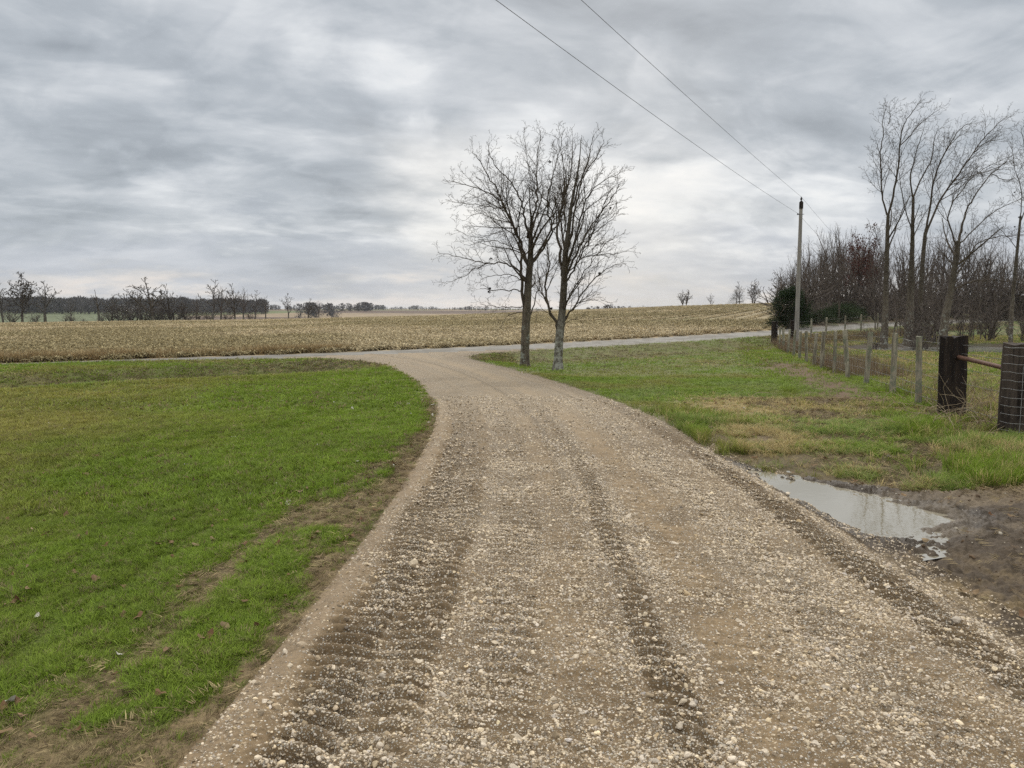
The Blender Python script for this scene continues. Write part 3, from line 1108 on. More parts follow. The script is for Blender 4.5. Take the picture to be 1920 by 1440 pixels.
def build_fence_weeds():
    r = RNG
    n = 7800
    t = r.random(n) ** 1.1
    p = FENCE_A + (FENCE_B - FENCE_A) * t[:, None]
    fs = (FENCE_B - FENCE_A) / np.linalg.norm(FENCE_B - FENCE_A)
    off = np.where(r.random(n) < .35, r.normal(.05, .15, n), np.abs(r.normal(0, .75, n)) + .25)
    x = p[:, 0] + fs[1] * off
    y = p[:, 1] - fs[0] * off
    dens = sst(.3, .62, fbm(x, y, .35, 2, 180)) * (.35 + .45 * sst(13, 16, y))
    keep = r.random(n) < dens
    # second belt of weeds along the road fence and the wood edge
    m = 2600
    xx = r.uniform(17, 46, m)
    yy = xx + 36.6 - 7.0 + r.normal(0, 1.0, m)
    x = np.concatenate([x[keep], xx]); y = np.concatenate([y[keep], yy])
    far = np.concatenate([np.zeros(keep.sum()), np.ones(m)])
    N = len(x)
    z = height(x, y)
    c = mixc(np.tile(np.array([.20, .145, .095]), (N, 1)), np.array([.30, .235, .15]), r.random(N)) * r.uniform(.6, 1.1, (N, 1))
    red = r.random(N) < .18
    c = np.where(red[:, None], np.array([.17, .085, .045]), c)
    pr = [blade_tuft(11, .25, .75, .005, .12, .45, 500 + i, .7, 3) for i in range(6)] + [blade_tuft(7, .3, .9, .011, .16, .5, 510 + i, .7, 3) for i in range(4)]
    idx = np.where((y > 24), 6 + r.integers(0, 4, N), r.integers(0, 6, N))
    s = r.uniform(.45, 1.0, (N, 3)) * np.where(y < 13, .55, .8)[:, None]
    s[:, 2] *= np.where(y > 13, .85, 1.0) * np.where(r.random(N) < .1, 1.7, 1.0)
    scatter('fence_weeds', pr, idx, np.stack([x, y, z - .01], 1), rnd_rot(N, .15), s, c, M_STRAW, 'dry brown weeds grown up along the fence lines')


def stub_proto(seed):
    r = np.random.default_rng(seed)
    V, F, S = [], [], []
    for k in range(4):
        bx, by = r.uniform(-.3, .3), r.uniform(-.07, .07)
        h = r.uniform(.06, .20)
        lx, ly = r.normal(0, .07, 2)
        w = .018
        for j in range(3):
            a = j * 2.09
            V += [(bx + w * math.cos(a), by + w * math.sin(a), -.02), (bx + lx + w * math.cos(a), by + ly + w * math.sin(a), h)]
        b = len(V) - 6
        for j in range(3):
            i0, i1 = b + 2 * j, b + 2 * ((j + 1) % 3)
            F += [(i0, i1, i1 + 1), (i0, i1 + 1, i0 + 1)]
        S += [r.uniform(.8, 1.2)] * 6
        for l in range(3):                                     # dead leaves hanging and lying about
            a = r.uniform(0, 6.283)
            q0 = np.array([bx + r.normal(0, .12), by + r.normal(0, .12), r.uniform(.02, .18)])
            d = np.array([math.cos(a), math.sin(a), r.uniform(-.3, .5)]) * r.uniform(.08, .22)
            sd = np.array([-math.sin(a), math.cos(a), 0]) * .022
            b = len(V)
            V += [tuple(q0 - sd), tuple(q0 + sd), tuple(q0 + d + sd * .4 - np.array([0, 0, .05])), tuple(q0 + d - sd * .4 - np.array([0, 0, .05]))]
            F += [(b, b + 1, b + 2), (b, b + 2, b + 3)]
            S += [r.uniform(.65, 1.4)] * 4
    return np.array(V), np.array(F), np.array(S)


def build_stubble():
    r = RNG
    n = 150000
    y = 22 * np.exp(r.random(n) * math.log(235 / 22))
    u = r.uniform(-.72, .40, n)
    x = u * y
    # snap to rows
    rd = np.array([.43, 1.0]) / math.hypot(.43, 1)
    ac = x * rd[1] - y * rd[0]
    al = x * rd[0] + y * rd[1]
    hl = (x / y > .10) & (y > 75)
    W = np.where(hl, 2.28, .76)
    ac2 = np.round(ac / W) * W + r.normal(0, .07, n) * np.where(hl, 2.2, 1)
    x = ac2 * rd[1] + al * rd[0]
    y = -ac2 * rd[0] + al * rd[1]
    g = ground_parts(x, y)
    reg, col, _, _ = region_colours(x, y, g)
    keep = (reg == 2) & (r.random(n) < .55 * sst(.22, .5, fbm(x, y, .05, 3, 190)) + .35)
    x, y, q = x[keep], y[keep], g['q'][keep]
    z = height(x, y)
    N = len(x)
    nb = fbm(x, y, .06, 4, 71)
    c = mixc(np.tile(np.array([.45, .365, .225]), (N, 1)), np.array([.32, .26, .14]), sst(.4, .62, nb)) * r.uniform(.7, 1.25, (N, 1))
    pr = [stub_proto(600 + i) for i in range(8)]
    s = (np.clip(.75 + y / 110, .9, 2.2))[:, None] * r.uniform(.7, 1.2, (N, 3))
    s *= np.where((x / y > .10) & (y > 75), .8, 1.0)[:, None]
    s[:, 2] *= np.clip(1.1 - y / 400, .5, 1)
    rot = rnd_rot(N, .1)
    rot[:, 2] = math.atan2(rd[1], rd[0]) + r.normal(0, .12, N)
    scatter('corn_stubble', pr, r.integers(0, 8, N), np.stack([x, y, z], 1), rot, s, c, M_STRAW, 'cut corn stalks and dry leaves left in rows')
    # fringe of dry grass between road and field
    n = 16000
    al = r.uniform(-24, 45, n)
    qq = 2.5 + np.abs(r.normal(0, .75, n))
    x = al; y = 36.6 + al + qq * math.sqrt(2)
    keep = in_view(x, y, 4) & (r.random(n) < .25 + .75 * sst(.35, .6, fbm(x, y, .25, 2, 191))) & (x < 18) & ((x < -7.5) | (r.random(n) < .5))
    x, y = x[keep], y[keep]
    N = len(x)
    z = height(x, y)
    c = mixc(np.tile(np.array([.44, .345, .19]), (N, 1)), np.array([.30, .20, .10]), r.random(N)) * r.uniform(.75, 1.15, (N, 1))
    pr = [blade_tuft(10, .2, .5, .016, .22, .6, 620 + i, .7, 2) for i in range(5)]
    s = r.uniform(.6, 1.15, (N, 3)) * np.where(x < -7, 1.0, .6)[:, None]
    scatter('roadside_dry_grass', pr, r.integers(0, 5, N), np.stack([x, y, z - .01], 1), rnd_rot(N, .12), s, c, M_STRAW, 'dry tan grass fringe between road and stubble field')


def build_clods():
    r = RNG
    n = 9000
    x = r.uniform(2.45, 8, n); y = r.uniform(3.2, 8.4, n)
    g = ground_parts(x, y)
    md = np.interp(x, MUDL[:, 0], MUDL[:, 1]) - y
    p = (.55 * sst(.5, .1, md) + .25 * sst(.42, .6, fbm(x, y, 1.6, 3, 201)) + .05)
    k = g['mud'] & (~g['pin'] | (g['pd'] < .05)) & (r.random(n) < p)
    x, y = x[k], y[k]
    N = len(x)
    z = height(x, y)
    s = .006 + .022 * r.random(N) ** 2.5
    c = np.array([[.080, .052, .030]]) * r.uniform(.7, 1.5, (N, 1))
    z = z - s * .35
    pale = r.random(N) < .06
    c = np.where(pale[:, None], np.array([.42, .37, .30]), c)
    scatter('mud_clods', stone_protos(6, 1, 14), r.integers(0, 6, N), np.stack([x, y, z], 1), rnd_rot(N, .5), s[:, None] * r.uniform(.7, 1.4, (N, 3)), c, M_STONE, 'dark mud clods and small stones lying in the churned mud')


def build_leaves():
    r = RNG
    n = 1700
    y = r.uniform(1.8, 14, n); x = np.where(r.random(n) < .7, r.uniform(-9, -.9, n), r.uniform(2.6, 8, n))
    g = ground_parts(x, y)
    k = (~g['ins']) & (~g['pin']) & in_view(x, y, 1)
    x, y = x[k], y[k]; N = len(x)
    z = height(x, y) + np.where(x < 0, .022, .03)
    pr = []
    for i in range(4):
        q = np.random.default_rng(700 + i)
        m = 9
        a = np.arange(m) * 2 * math.pi / m
        rad = 1 + .35 * np.sin(a * 3 + i) * q.uniform(.5, 1)
        V = np.stack([np.cos(a) * rad, np.sin(a) * rad * .6, .25 * np.cos(a * 2) + q.normal(0, .08, m)], 1)
        V = np.vstack([V, [0, 0, .0]])
        F = np.array([(j, (j + 1) % m, m) for j in range(m)])
        pr.append((V, F, q.uniform(.8, 1.1, m + 1)))
    c = mixc(np.tile(np.array([.16, .085, .045]), (N, 1)), np.array([.34, .25, .15]), r.random(N) ** 1.5)
    c = np.where((r.random(N) < .06)[:, None], np.array([.55, .52, .46]), c)
    s = r.uniform(.012, .036, N)[:, None] * np.ones((N, 3))
    scatter('fallen_leaves', pr, r.integers(0, 4, N), np.stack([x, y, z], 1), rnd_rot(N, .4), s, c, M_STRAW, 'brown fallen leaves and pale scraps lying on the grass')


build_clods()
build_leaves()
build_lawn_grass()
build_thatch()
build_verge_grass()
build_fence_weeds()
build_stubble()

# ------------------------------------------------------------------ bark, wood and metal
def wood_mat(name, c1, c2, sc=6.0, stretch=(1, 1, .25), rough=.9, bump=.02, spots=None, dark_up=None):
    m = bpy.data.materials.new(name)
    m.use_nodes = True
    T = NT(m.node_tree)
    b = m.node_tree.nodes['Principled BSDF']
    pos = T.n('ShaderNodeNewGeometry').outputs['Position']
    v = T.v('MULTIPLY', pos, stretch)
    n = T.noise(v, sc, 6, .65, .3)
    c = T.mix(T.mapr(n, .35, .65, 0, 1), c1, c2)
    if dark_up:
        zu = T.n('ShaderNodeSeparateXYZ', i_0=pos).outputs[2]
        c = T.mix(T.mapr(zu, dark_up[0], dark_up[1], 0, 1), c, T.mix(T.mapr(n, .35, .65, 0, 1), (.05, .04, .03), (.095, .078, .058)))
    if spots:
        k = T.mapr(T.noise(pos, spots[1], 4, .6), spots[2], spots[2] + .12, 0, 1)
        if len(spots) > 3:                                     # lichen only low on the trunk
            zz = T.n('ShaderNodeSeparateXYZ', i_0=pos).outputs[2]
            k = T.m('MULTIPLY', k, T.mapr(zz, spots[3], spots[4], 1, .15))
        c = T.mix(k, c, spots[0])
    T.put(b.inputs['Base Color'], c)
    b.inputs['Roughness'].default_value = rough
    b.inputs['Specular IOR Level'].default_value = .2
    bp = T.n('ShaderNodeBump')
    bp.inputs['Strength'].default_value = .8
    bp.inputs['Distance'].default_value = bump
    T.put(bp.inputs['Height'], n)
    T.t.links.new(bp.outputs[0], b.inputs['Normal'])
    return m


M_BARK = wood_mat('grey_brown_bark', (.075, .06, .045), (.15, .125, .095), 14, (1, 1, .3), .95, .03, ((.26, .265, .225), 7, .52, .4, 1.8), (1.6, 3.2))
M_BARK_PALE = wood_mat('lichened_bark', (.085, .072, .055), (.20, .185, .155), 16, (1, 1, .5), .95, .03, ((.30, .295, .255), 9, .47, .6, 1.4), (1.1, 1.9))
M_TWIG = wood_mat('dark_twigs', (.052, .040, .030), (.095, .075, .055), 4, (1, 1, 1), .95, .005)
M_TWIG_RED = wood_mat('reddish_twigs', (.080, .064, .054), (.140, .114, .097), 2, (1, 1, 1), .95, .005)
M_TWIG_GREY = wood_mat('grey_twigs', (.075, .065, .058), (.125, .11, .10), 2, (1, 1, 1), .95, .005)
M_POST = wood_mat('weathered_post_wood', (.13, .11, .08), (.36, .325, .25), 9, (1, 1, .15), .95, .01, ((.17, .175, .125), 5, .5))
M_TIE = wood_mat('tarred_timber', (.011, .008, .007), (.035, .024, .018), 12, (1, 1, .12), .85, .02)
M_TIE_GREY = wood_mat('weathered_timber', (.014, .010, .008), (.085, .066, .054), 9, (1, 1, .12), .9, .02)
M_POLE = wood_mat('pole_wood', (.21, .19, .17), (.33, .305, .28), 8, (1, 1, .08), .9, .005)
M_RUST = wood_mat('rusty_pipe', (.085, .042, .030), (.14, .075, .052), 20, (1, 1, 1), .75, .003)
M_WIRE = wood_mat('galvanised_wire', (.22, .22, .22), (.33, .32, .31), 30, (1, 1, 1), .55, .001)
M_CABLE = wood_mat('grey_cable', (.085, .088, .095), (.11, .112, .12), 3, (1, 1, 1), .6, .001)
M_PORC = wood_mat('dark_insulator', (.05, .04, .04), (.08, .07, .07), 10, (1, 1, 1), .3, .001)
M_YEL = wood_mat('yellow_guard', (.36, .33, .07), (.42, .38, .10), 5, (1, 1, 1), .6, .001)
M_LEAF = attr_mat('clinging_leaves', .85, .15, .15)


# ------------------------------------------------------------------ tubes and branching
class Tubes:
    def __init__(self):
        self.b = {}
        self.tips = []

    def add(self, P, R, sides):
        self.b.setdefault((len(P), sides), []).append((P, R))

    def mesh(self, name, smooth=True):
        VV, FF, off = [], [], 0
        for (n, k), L in self.b.items():
            P = np.array([a for a, _ in L], dtype=np.float64)         # m,n,3
            R = np.array([a for _, a in L], dtype=np.float64)         # m,n
            m = len(P)
            d = np.gradient(P, axis=1)
            d /= np.linalg.norm(d, axis=2, keepdims=True) + 1e-12
            ref = np.zeros((m, 3)); ref[:, 0] = 1
            fl = np.abs(d[:, 0, 0]) > .8
            ref[fl] = (0, 1, 0)
            ref = np.repeat(ref[:, None], n, 1)
            a = np.cross(d, ref); a /= np.linalg.norm(a, axis=2, keepdims=True) + 1e-12
            b = np.cross(d, a)
            th = np.arange(k) * 2 * math.pi / k
            V = P[:, :, None] + R[:, :, None, None] * (a[:, :, None] * np.cos(th)[None, None, :, None] + b[:, :, None] * np.sin(th)[None, None, :, None])
            i = np.arange(n - 1)[:, None] * k
            j = np.arange(k)[None]
            f = np.stack([i + j, i + (j + 1) % k, i + k + (j + 1) % k, i + k + j], -1).reshape(-1, 4)
            F = f[None] + (off + np.arange(m) * n * k)[:, None, None]
            VV.append(V.reshape(-1, 3)); FF.append(F.reshape(-1, 4))
            off += m * n * k
        return mesh_np(name, np.vstack(VV), np.vstack(FF), None, smooth)


def unit(v):
    return v / (np.linalg.norm(v) + 1e-12)


def side_dir(d, ang, phi):
    ref = np.array([0, 0, 1.0]) if abs(d[2]) < .9 else np.array([1.0, 0, 0])
    a = unit(np.cross(d, ref)); b = np.cross(d, a)
    return d * math.cos(ang) + (a * math.cos(phi) + b * math.sin(phi)) * math.sin(ang)


def kids(T, P, R, L, lvl, prm, r, start=None):
    """side branches along a finished branch"""
    if lvl > prm['max']:
        return
    st = prm['start'][lvl] if start is None else start
    nb = max(1, int(round(L * (1 - st) * prm['dens'][lvl])))
    phi = r.uniform(0, 6.28)
    seg = np.linalg.norm(np.diff(P, axis=0), axis=1)
    cum = np.concatenate([[0], np.cumsum(seg)]) / max(seg.sum(), 1e-9)
    for k in range(nb):
        t = st + (1 - st) * (k + r.uniform(.1, .9)) / nb
        i = min(np.searchsorted(cum, t) - 1, len(P) - 2)
        i = max(i, 0)
        f = (t - cum[i]) / (cum[i + 1] - cum[i] + 1e-9)
        p = P[i] * (1 - f) + P[i + 1] * f
        d = unit(P[i + 1] - P[i])
        rad = R[i] * (1 - f) + R[i + 1] * f
        phi += 2.4 + r.normal(0, .4)
        ang = math.radians(prm['ang'][lvl] + r.normal(0, 9))
        nd = side_dir(d, ang, phi)
        nl = L * prm['ratio'][lvl] * (1.08 - prm.get('tipk', .62) * t) * r.uniform(.6, 1.2)
        nl = min(max(nl, prm['minl'][lvl]), prm.get('maxlen', 9))
        nr = max(min(rad * .62, prm['rk'] * nl), prm['rmin'])
        branch(T, p, nd, nl, nr, lvl, prm, r)


def branch(T, p, d, L, rad, lvl, prm, r):
    n = max(2, min(7, int(L / prm['seg'][lvl]) + 1))
    st = L / n
    P = [np.array(p, dtype=float)]
    d = unit(np.array(d, dtype=float))
    for i in range(n):
        d = unit(d + r.normal(0, prm['wand'][lvl], 3) + np.array(prm.get('lean', (0, 0, 0))) * .12 + np.array([0, 0, prm['trop'][lvl]]))
        P.append(P[-1] + d * st)
    P = np.array(P)
    R = np.maximum(rad * (1 - .72 * np.linspace(0, 1, n + 1)), prm['rmin'] * .75)
    T.add(P, R, 5 if rad > .03 else (4 if rad > .012 else 3))
    if lvl >= prm['max'] - 1:
        T.tips.append((P[-1], d))
    kids(T, P, R, L, lvl + 1, prm, r)


def limb(T, P, r0, r1, prm, r, lvl=1, start=None, jit=.02, sub=3, sides=8):
    """a traced limb: smoothed, given side branches"""
    P = smooth_poly(np.array(P, dtype=float), 2)
    P[1:-1] += r.normal(0, jit, (len(P) - 2, 3))
    n = len(P)
    t = np.linspace(0, 1, n)
    R = r0 + (r1 - r0) * t ** .8
    T.add(P, R, sides)
    L = np.linalg.norm(np.diff(P, axis=0), axis=1).sum()
    if prm:
        kids(T, P, R, L, lvl, prm, r, start)
        T.tips.append((P[-1], unit(P[-1] - P[-2])))


def leaf_mesh(name, tips, r, n, size, spread, col, colv=.2):
    """small leaf quads clinging around branch tips"""
    k = r.integers(0, len(tips), n)
    base = np.array([tips[i][0] for i in k]) + r.normal(0, spread, (n, 3))
    a = r.normal(size=(n, 3)); a /= np.linalg.norm(a, axis=1, keepdims=True)
    b = np.cross(a, r.normal(size=(n, 3))); b /= np.linalg.norm(b, axis=1, keepdims=True)
    s = size * r.uniform(.6, 1.4, (n, 1))
    V = np.stack([base - a * s, base + b * s * .5 - a * s * .1, base + a * s, base - b * s * .5 + a * s * .1], 1).reshape(-1, 3)
    F = np.arange(n * 4).reshape(-1, 4)
    c = np.array(col)[None] * r.uniform(1 - colv, 1 + colv, (n, 1))
    return mesh_np(name, V, F, np.repeat(c, 4, 0), False)


def px_curve(pts, Y, sc=None, k=0.0, y0=0.0):
    """traced points -> world points near depth Y, swinging towards or away from the viewer by k per metre"""
    out, L, last = [], 0.0, None
    for p in pts:
        px, py = (sc[0] + p[0] / sc[2], sc[1] + p[1] / sc[2]) if sc else p
        w = at(px, py, Y)
        if last is not None:
            L += np.linalg.norm(w - last)
        last = w
        out.append(at(px, py, Y + y0 + k * L))
    return np.array(out)


# ------------------------------------------------------------------ the two trees by the junction
def clump_part(root, centres, r, mat=M_TWIG, size=.026):
    for c in centres:
        m = leaf_mesh('leaf_clump', [(np.array(c), None)], r, 30, size, .019, (.03, .024, .02))
        link('leaf_clump', m, M_LEAF, root).location = -root.location


def hero_tree(label, Y, base_px, trunk, rt, limbs, prm, seed, bark, extra, clumps, name='bare_tree', sc=(800, 220, 1210 / 420.), group=None, roots=True):
    r = np.random.default_rng(seed)
    b = at(*base_px, Y)
    z0 = gz(b[0], b[1])
    root = empty(name, (b[0], b[1], z0), label, 'tree', group)
    T = Tubes()
    P = px_curve(trunk, Y, sc)
    P[0, 2] = z0 - .1
    P = smooth_poly(P, 2)
    R = np.interp(np.linspace(0, 1, len(P)), np.linspace(0, 1, len(rt)), rt)
    if roots:
        R = R * (1 + .35 * np.exp(-np.maximum(P[:, 2] - z0, 0) / .14))
    # knobbly bark
    Pd = np.array([np.interp(np.linspace(0, 1, 60), np.linspace(0, 1, len(P)), P[:, i]) for i in range(3)]).T
    Rd = np.interp(np.linspace(0, 1, 60), np.linspace(0, 1, len(P)), R) * (1 + r.normal(0, .02, 60))
    T.add(Pd, Rd, 14)
    me = T.mesh('trunk')
    link('trunk', me, bark, root).location = -root.location
    C = Tubes()
    for pts, r0, r1, k, st in limbs:
        limb(C, px_curve(pts, Y, sc, k), r0 * prm['limb'], r1 * prm['limb'], prm, r, 1, st)
    for (px, py), d, L, rad in extra:
        p = at(sc[0] + px / sc[2], sc[1] + py / sc[2], Y)
        branch(C, p, np.array(d, float), L, rad, 1, dict(prm, max=prm['max']), r)
    link('crown', C.mesh('crown'), M_TWIG, root).location = -root.location
    if clumps:
        clump_part(root, [at(cx, cy, Y - .05) for cx, cy in clumps], r)
    return root, C


PRM_A = dict(max=4, limb=.74, tipk=.86, start=[0, .22, .12, .1, .1], dens=[0, 5.6, 8.5, 10, 9], ang=[0, 42, 44, 46, 45], ratio=[0, .40, .50, .55, .5], minl=[0, .35, .18, .10, .06], maxlen=1.7,
             seg=[.3, .22, .16, .10, .08], wand=[.05, .12, .14, .16, .16], trop=[.0, .055, .07, .07, .05], rk=.014, rmin=.0038)
PRM_B = dict(PRM_A, ang=[0, 26, 28, 30, 30], dens=[0, 5.4, 8.5, 10, 9], trop=[.0, .02, .02, .03, .03], wand=[.05, .07, .08, .1, .1], ratio=[0, .42, .52, .55, .5])
LA = [
    ([(540, 1090), (524, 1020), (512, 900), (515, 760), (500, 650), (460, 560), (430, 490), (380, 430), (320, 400), (230, 370), (120, 340)], .085, .008, -.12, .3),
    ([(548, 800), (510, 690), (470, 590), (420, 490), (395, 420), (340, 330), (290, 250), (245, 180)], .075, .008, .16, .25),
    ([(562, 660), (525, 560), (520, 470), (480, 390), (440, 320), (350, 250), (330, 140)], .06, .007, -.2, .25),
    ([(562, 650), (570, 540), (600, 460), (592, 330), (600, 180), (618, 70)], .065, .007, .1, .25),
    ([(562, 800), (620, 700), (680, 600), (690, 520), (625, 420), (560, 330), (525, 90)], .06, .006, .25, .3),
    ([(565, 790), (640, 690), (690, 610), (640, 470), (690, 290), (745, 70)], .065, .007, -.22, .3),
    ([(690, 610), (740, 540), (760, 400), (740, 240), (700, 90)], .045, .006, .2, .2),
    ([(535, 870), (480, 810), (400, 783), (300, 785), (200, 760), (60, 730)], .05, .007, -.05, .25),
    ([(335, 788), (250, 820), (200, 865), (100, 895)], .025, .006, .2, .1),
    ([(515, 940), (440, 930), (350, 938), (290, 925)], .032, .008, .25, .2),
    ([(525, 1020), (450, 1030), (380, 1022), (290, 1010)], .025, .006, -.3, .2),
    ([(528, 1045), (470, 1060), (430, 1075), (410, 1120)], .022, .006, .35, .2),
    ([(556, 1070), (590, 980), (610, 900), (640, 830)], .035, .008, .25, .3),
    ([(400, 620), (330, 640), (250, 655), (150, 600)], .018, .005, .2, .1),
    ([(512, 720), (430, 690), (360, 660), (200, 690)], .025, .006, .3, .15),
    ([(520, 880), (440, 840), (330, 860), (270, 895)], .025, .006, -.35, .2),
    ([(430, 490), (330, 480), (230, 470), (100, 445)], .025, .006, .15, .1),
    ([(470, 590), (400, 540), (330, 500), (190, 560)], .022, .006, -.2, .1),
]
EXA = [((556, 750), (.1, -1, .9), 2.0, .05), ((556, 820), (-.2, 1, .8), 2.1, .05), ((560, 700), (.5, -.8, 1.0), 1.8, .04), ((545, 900), (-.5, -1, .45), 1.7, .04), ((545, 930), (.3, 1, .35), 1.6, .04), ((562, 640), (-.2, .7, 1.2), 1.8, .04), ((562, 650), (.1, -.6, 1.3), 1.9, .04)]
LB = [
    ([(712, 1150), (690, 1090), (650, 1020), (640, 900), (660, 800), (655, 700), (640, 600)], .075, .008, -.12, .3),
    ([(668, 1050), (630, 960), (610, 880), (590, 760)], .04, .007, .25, .2),
    ([(740, 880), (720, 720), (700, 600), (722, 500), (760, 380), (790, 250), (785, 120)], .07, .007, .12, .3),
    ([(750, 860), (800, 760), (850, 650), (900, 570), (950, 500), (1010, 430), (1040, 360)], .055, .007, -.15, .2),
    ([(750, 900), (800, 820), (860, 700), (920, 560), (960, 470), (1000, 380)], .045, .006, .2, .2),
    ([(738, 1110), (790, 1020), (850, 930), (930, 850), (1000, 800), (1080, 790)], .045, .006, -.1, .15),
    ([(760, 780), (830, 560), (860, 430), (930, 350), (1060, 290)], .05, .006, .22, .25),
    ([(770, 700), (800, 500), (840, 330), (880, 200), (900, 100)], .05, .006, -.2, .25),
    ([(742, 1095), (800, 1010), (870, 985), (950, 985)], .028, .006, .2, .15),
    ([(755, 840), (860, 745), (960, 745), (1090, 720)], .03, .006, .1, .15),
    ([(690, 1090), (640, 1040), (590, 1035)], .022, .006, -.25, .2),
    ([(745, 1120), (790, 1090), (850, 1080)], .016, .005, .2, .2),
    ([(790, 480), (830, 330), (930, 200), (960, 120)], .04, .006, .1, .1),
    ([(800, 800), (880, 640), (980, 560), (1040, 500)], .03, .006, .3, .1),
    ([(760, 980), (840, 850), (940, 700), (1020, 640)], .03, .006, -.3, .1),
    ([(755, 620), (740, 450), (745, 300), (735, 200)], .035, .006, -.3, .2),
]
EXB = [((742, 900), (.2, -1, 1.1), 2.0, .045), ((742, 930), (.1, 1, 1.0), 2.0, .045), ((750, 800), (.5, -.8, 1.2), 1.9, .04), ((750, 760), (-.2, .8, 1.4), 2.0, .04), ((738, 1050), (.4, -1, .8), 1.6, .035), ((735, 1070), (.1, 1, .7), 1.6, .035), ((765, 650), (.3, .7, 1.5), 1.8, .035)]
hero_tree('taller leafless tree with plain grey trunk and long low branch reaching over the driveway', 25.3, (984, 686),
          [(530, 1345), (531, 1270), (533, 1180), (540, 1050), (548, 900), (560, 780), (563, 690), (562, 630)], [.155, .145, .142, .14, .12, .10, .085, .06], LA, PRM_A, 21, M_BARK, EXA,
          [(918, 541), (917, 547), (1003, 439), (920, 485), (1031, 303)], group='two trees by the driveway mouth')
hero_tree('leafless tree with pale lichen-spotted trunk and upright twigs, right of the taller tree', 23.1, (1046, 693),
          [(708, 1362), (712, 1260), (720, 1150), (730, 1080), (740, 950), (746, 800), (752, 700), (768, 600), (780, 480), (800, 380), (825, 250), (835, 110)], [.16, .130, .124, .118, .105, .09, .075, .06, .045, .03, .015, .007], LB, PRM_B, 22, M_BARK_PALE, EXB,
          [(1034, 578), (1145, 390), (1124, 513)], group='two trees by the driveway mouth')

# ------------------------------------------------------------------ tall wind-bent trees behind the fence
SR = (1420, 170, 3.2)
PRM_R = dict(max=4, limb=.72, tipk=.80, start=[0, .2, .12, .1, .1], dens=[0, 4.2, 4.6, 5.2, 5], ang=[0, 34, 38, 42, 40], ratio=[0, .34, .5, .5, .5], minl=[0, .7, .4, .22, .1], maxlen=3.2,
             seg=[.5, .45, .3, .22, .2], wand=[.05, .09, .12, .14, .14], trop=[.0, .07, .05, .04, .03], rk=.009, rmin=.0062, lean=(.14, 0, 0))
hero_tree('tallest grey bare tree behind the fence, its upper trunk forked and swept to the right', 45.0, (1664, 648),
          [(760, 1530), (768, 1350), (772, 1150), (778, 980), (780, 850), (785, 745)], [.24, .19, .145, .12, .10, .085],
          [([(785, 760), (745, 640), (745, 500), (735, 380), (760, 260), (750, 180), (770, 110)], .08, .015, .1, .15),
           ([(785, 750), (830, 560), (850, 420), (855, 300), (885, 190), (920, 130), (990, 60)], .10, .015, -.1, .2),
           ([(850, 330), (910, 280), (980, 190), (1080, 120)], .05, .012, .15, .1),
           ([(778, 980), (830, 830), (880, 690), (925, 620)], .07, .015, .25, .3),
           ([(772, 1050), (740, 950), (720, 880), (700, 840)], .04, .012, .2, .2),
           ([(790, 200), (800, 160), (790, 90)], .03, .012, .2, .1)], PRM_R, 31, M_BARK, [((779, 900), (.2, -1, .8), 3, .05), ((779, 880), (.4, 1, .9), 3, .05)], [], sc=SR, group='tall trees behind the fence')
hero_tree('bare tree with thick ivy-dark trunk standing second from the tallest tree behind the fence', 47.0, (1703, 648),
          [(905, 1530), (915, 1350), (922, 1150), (930, 950), (932, 780), (936, 640)], [.30, .25, .18, .12, .09, .07],
          [([(936, 650), (912, 530), (940, 420), (970, 310), (1000, 230)], .08, .015, -.1, .15),
           ([(936, 640), (985, 520), (1050, 420), (1060, 300), (1080, 230)], .08, .015, .15, .15),
           ([(930, 830), (880, 700), (860, 560), (850, 480)], .06, .015, -.2, .2),
           ([(928, 900), (990, 760), (1040, 690)], .05, .015, .3, .2)], PRM_R, 32, M_BARK, [((925, 900), (-.4, -1, .8), 3, .05)], [], sc=SR, group='tall trees behind the fence')
hero_tree('bare tree with two long stems leaning far to the right under the open sky', 49.0, (1722, 645),
          [(975, 1520), (975, 1350), (985, 1100), (1008, 850)], [.19, .16, .13, .10],
          [([(1008, 860), (1030, 740), (1060, 520), (1110, 400), (1160, 310), (1220, 220), (1290, 190)], .11, .015, -.1, .25),
           ([(1003, 880), (1100, 640), (1180, 540), (1260, 420), (1340, 310), (1400, 240), (1500, 150)], .11, .014, .12, .25),
           ([(1180, 540), (1250, 520), (1400, 480), (1520, 420)], .05, .012, .2, .15),
           ([(1300, 370), (1380, 300), (1470, 290)], .04, .012, -.2, .15),
           ([(1110, 400), (1180, 290), (1280, 240)], .04, .012, .2, .1)], PRM_R, 33, M_BARK, [], [], sc=SR, group='tall trees behind the fence')
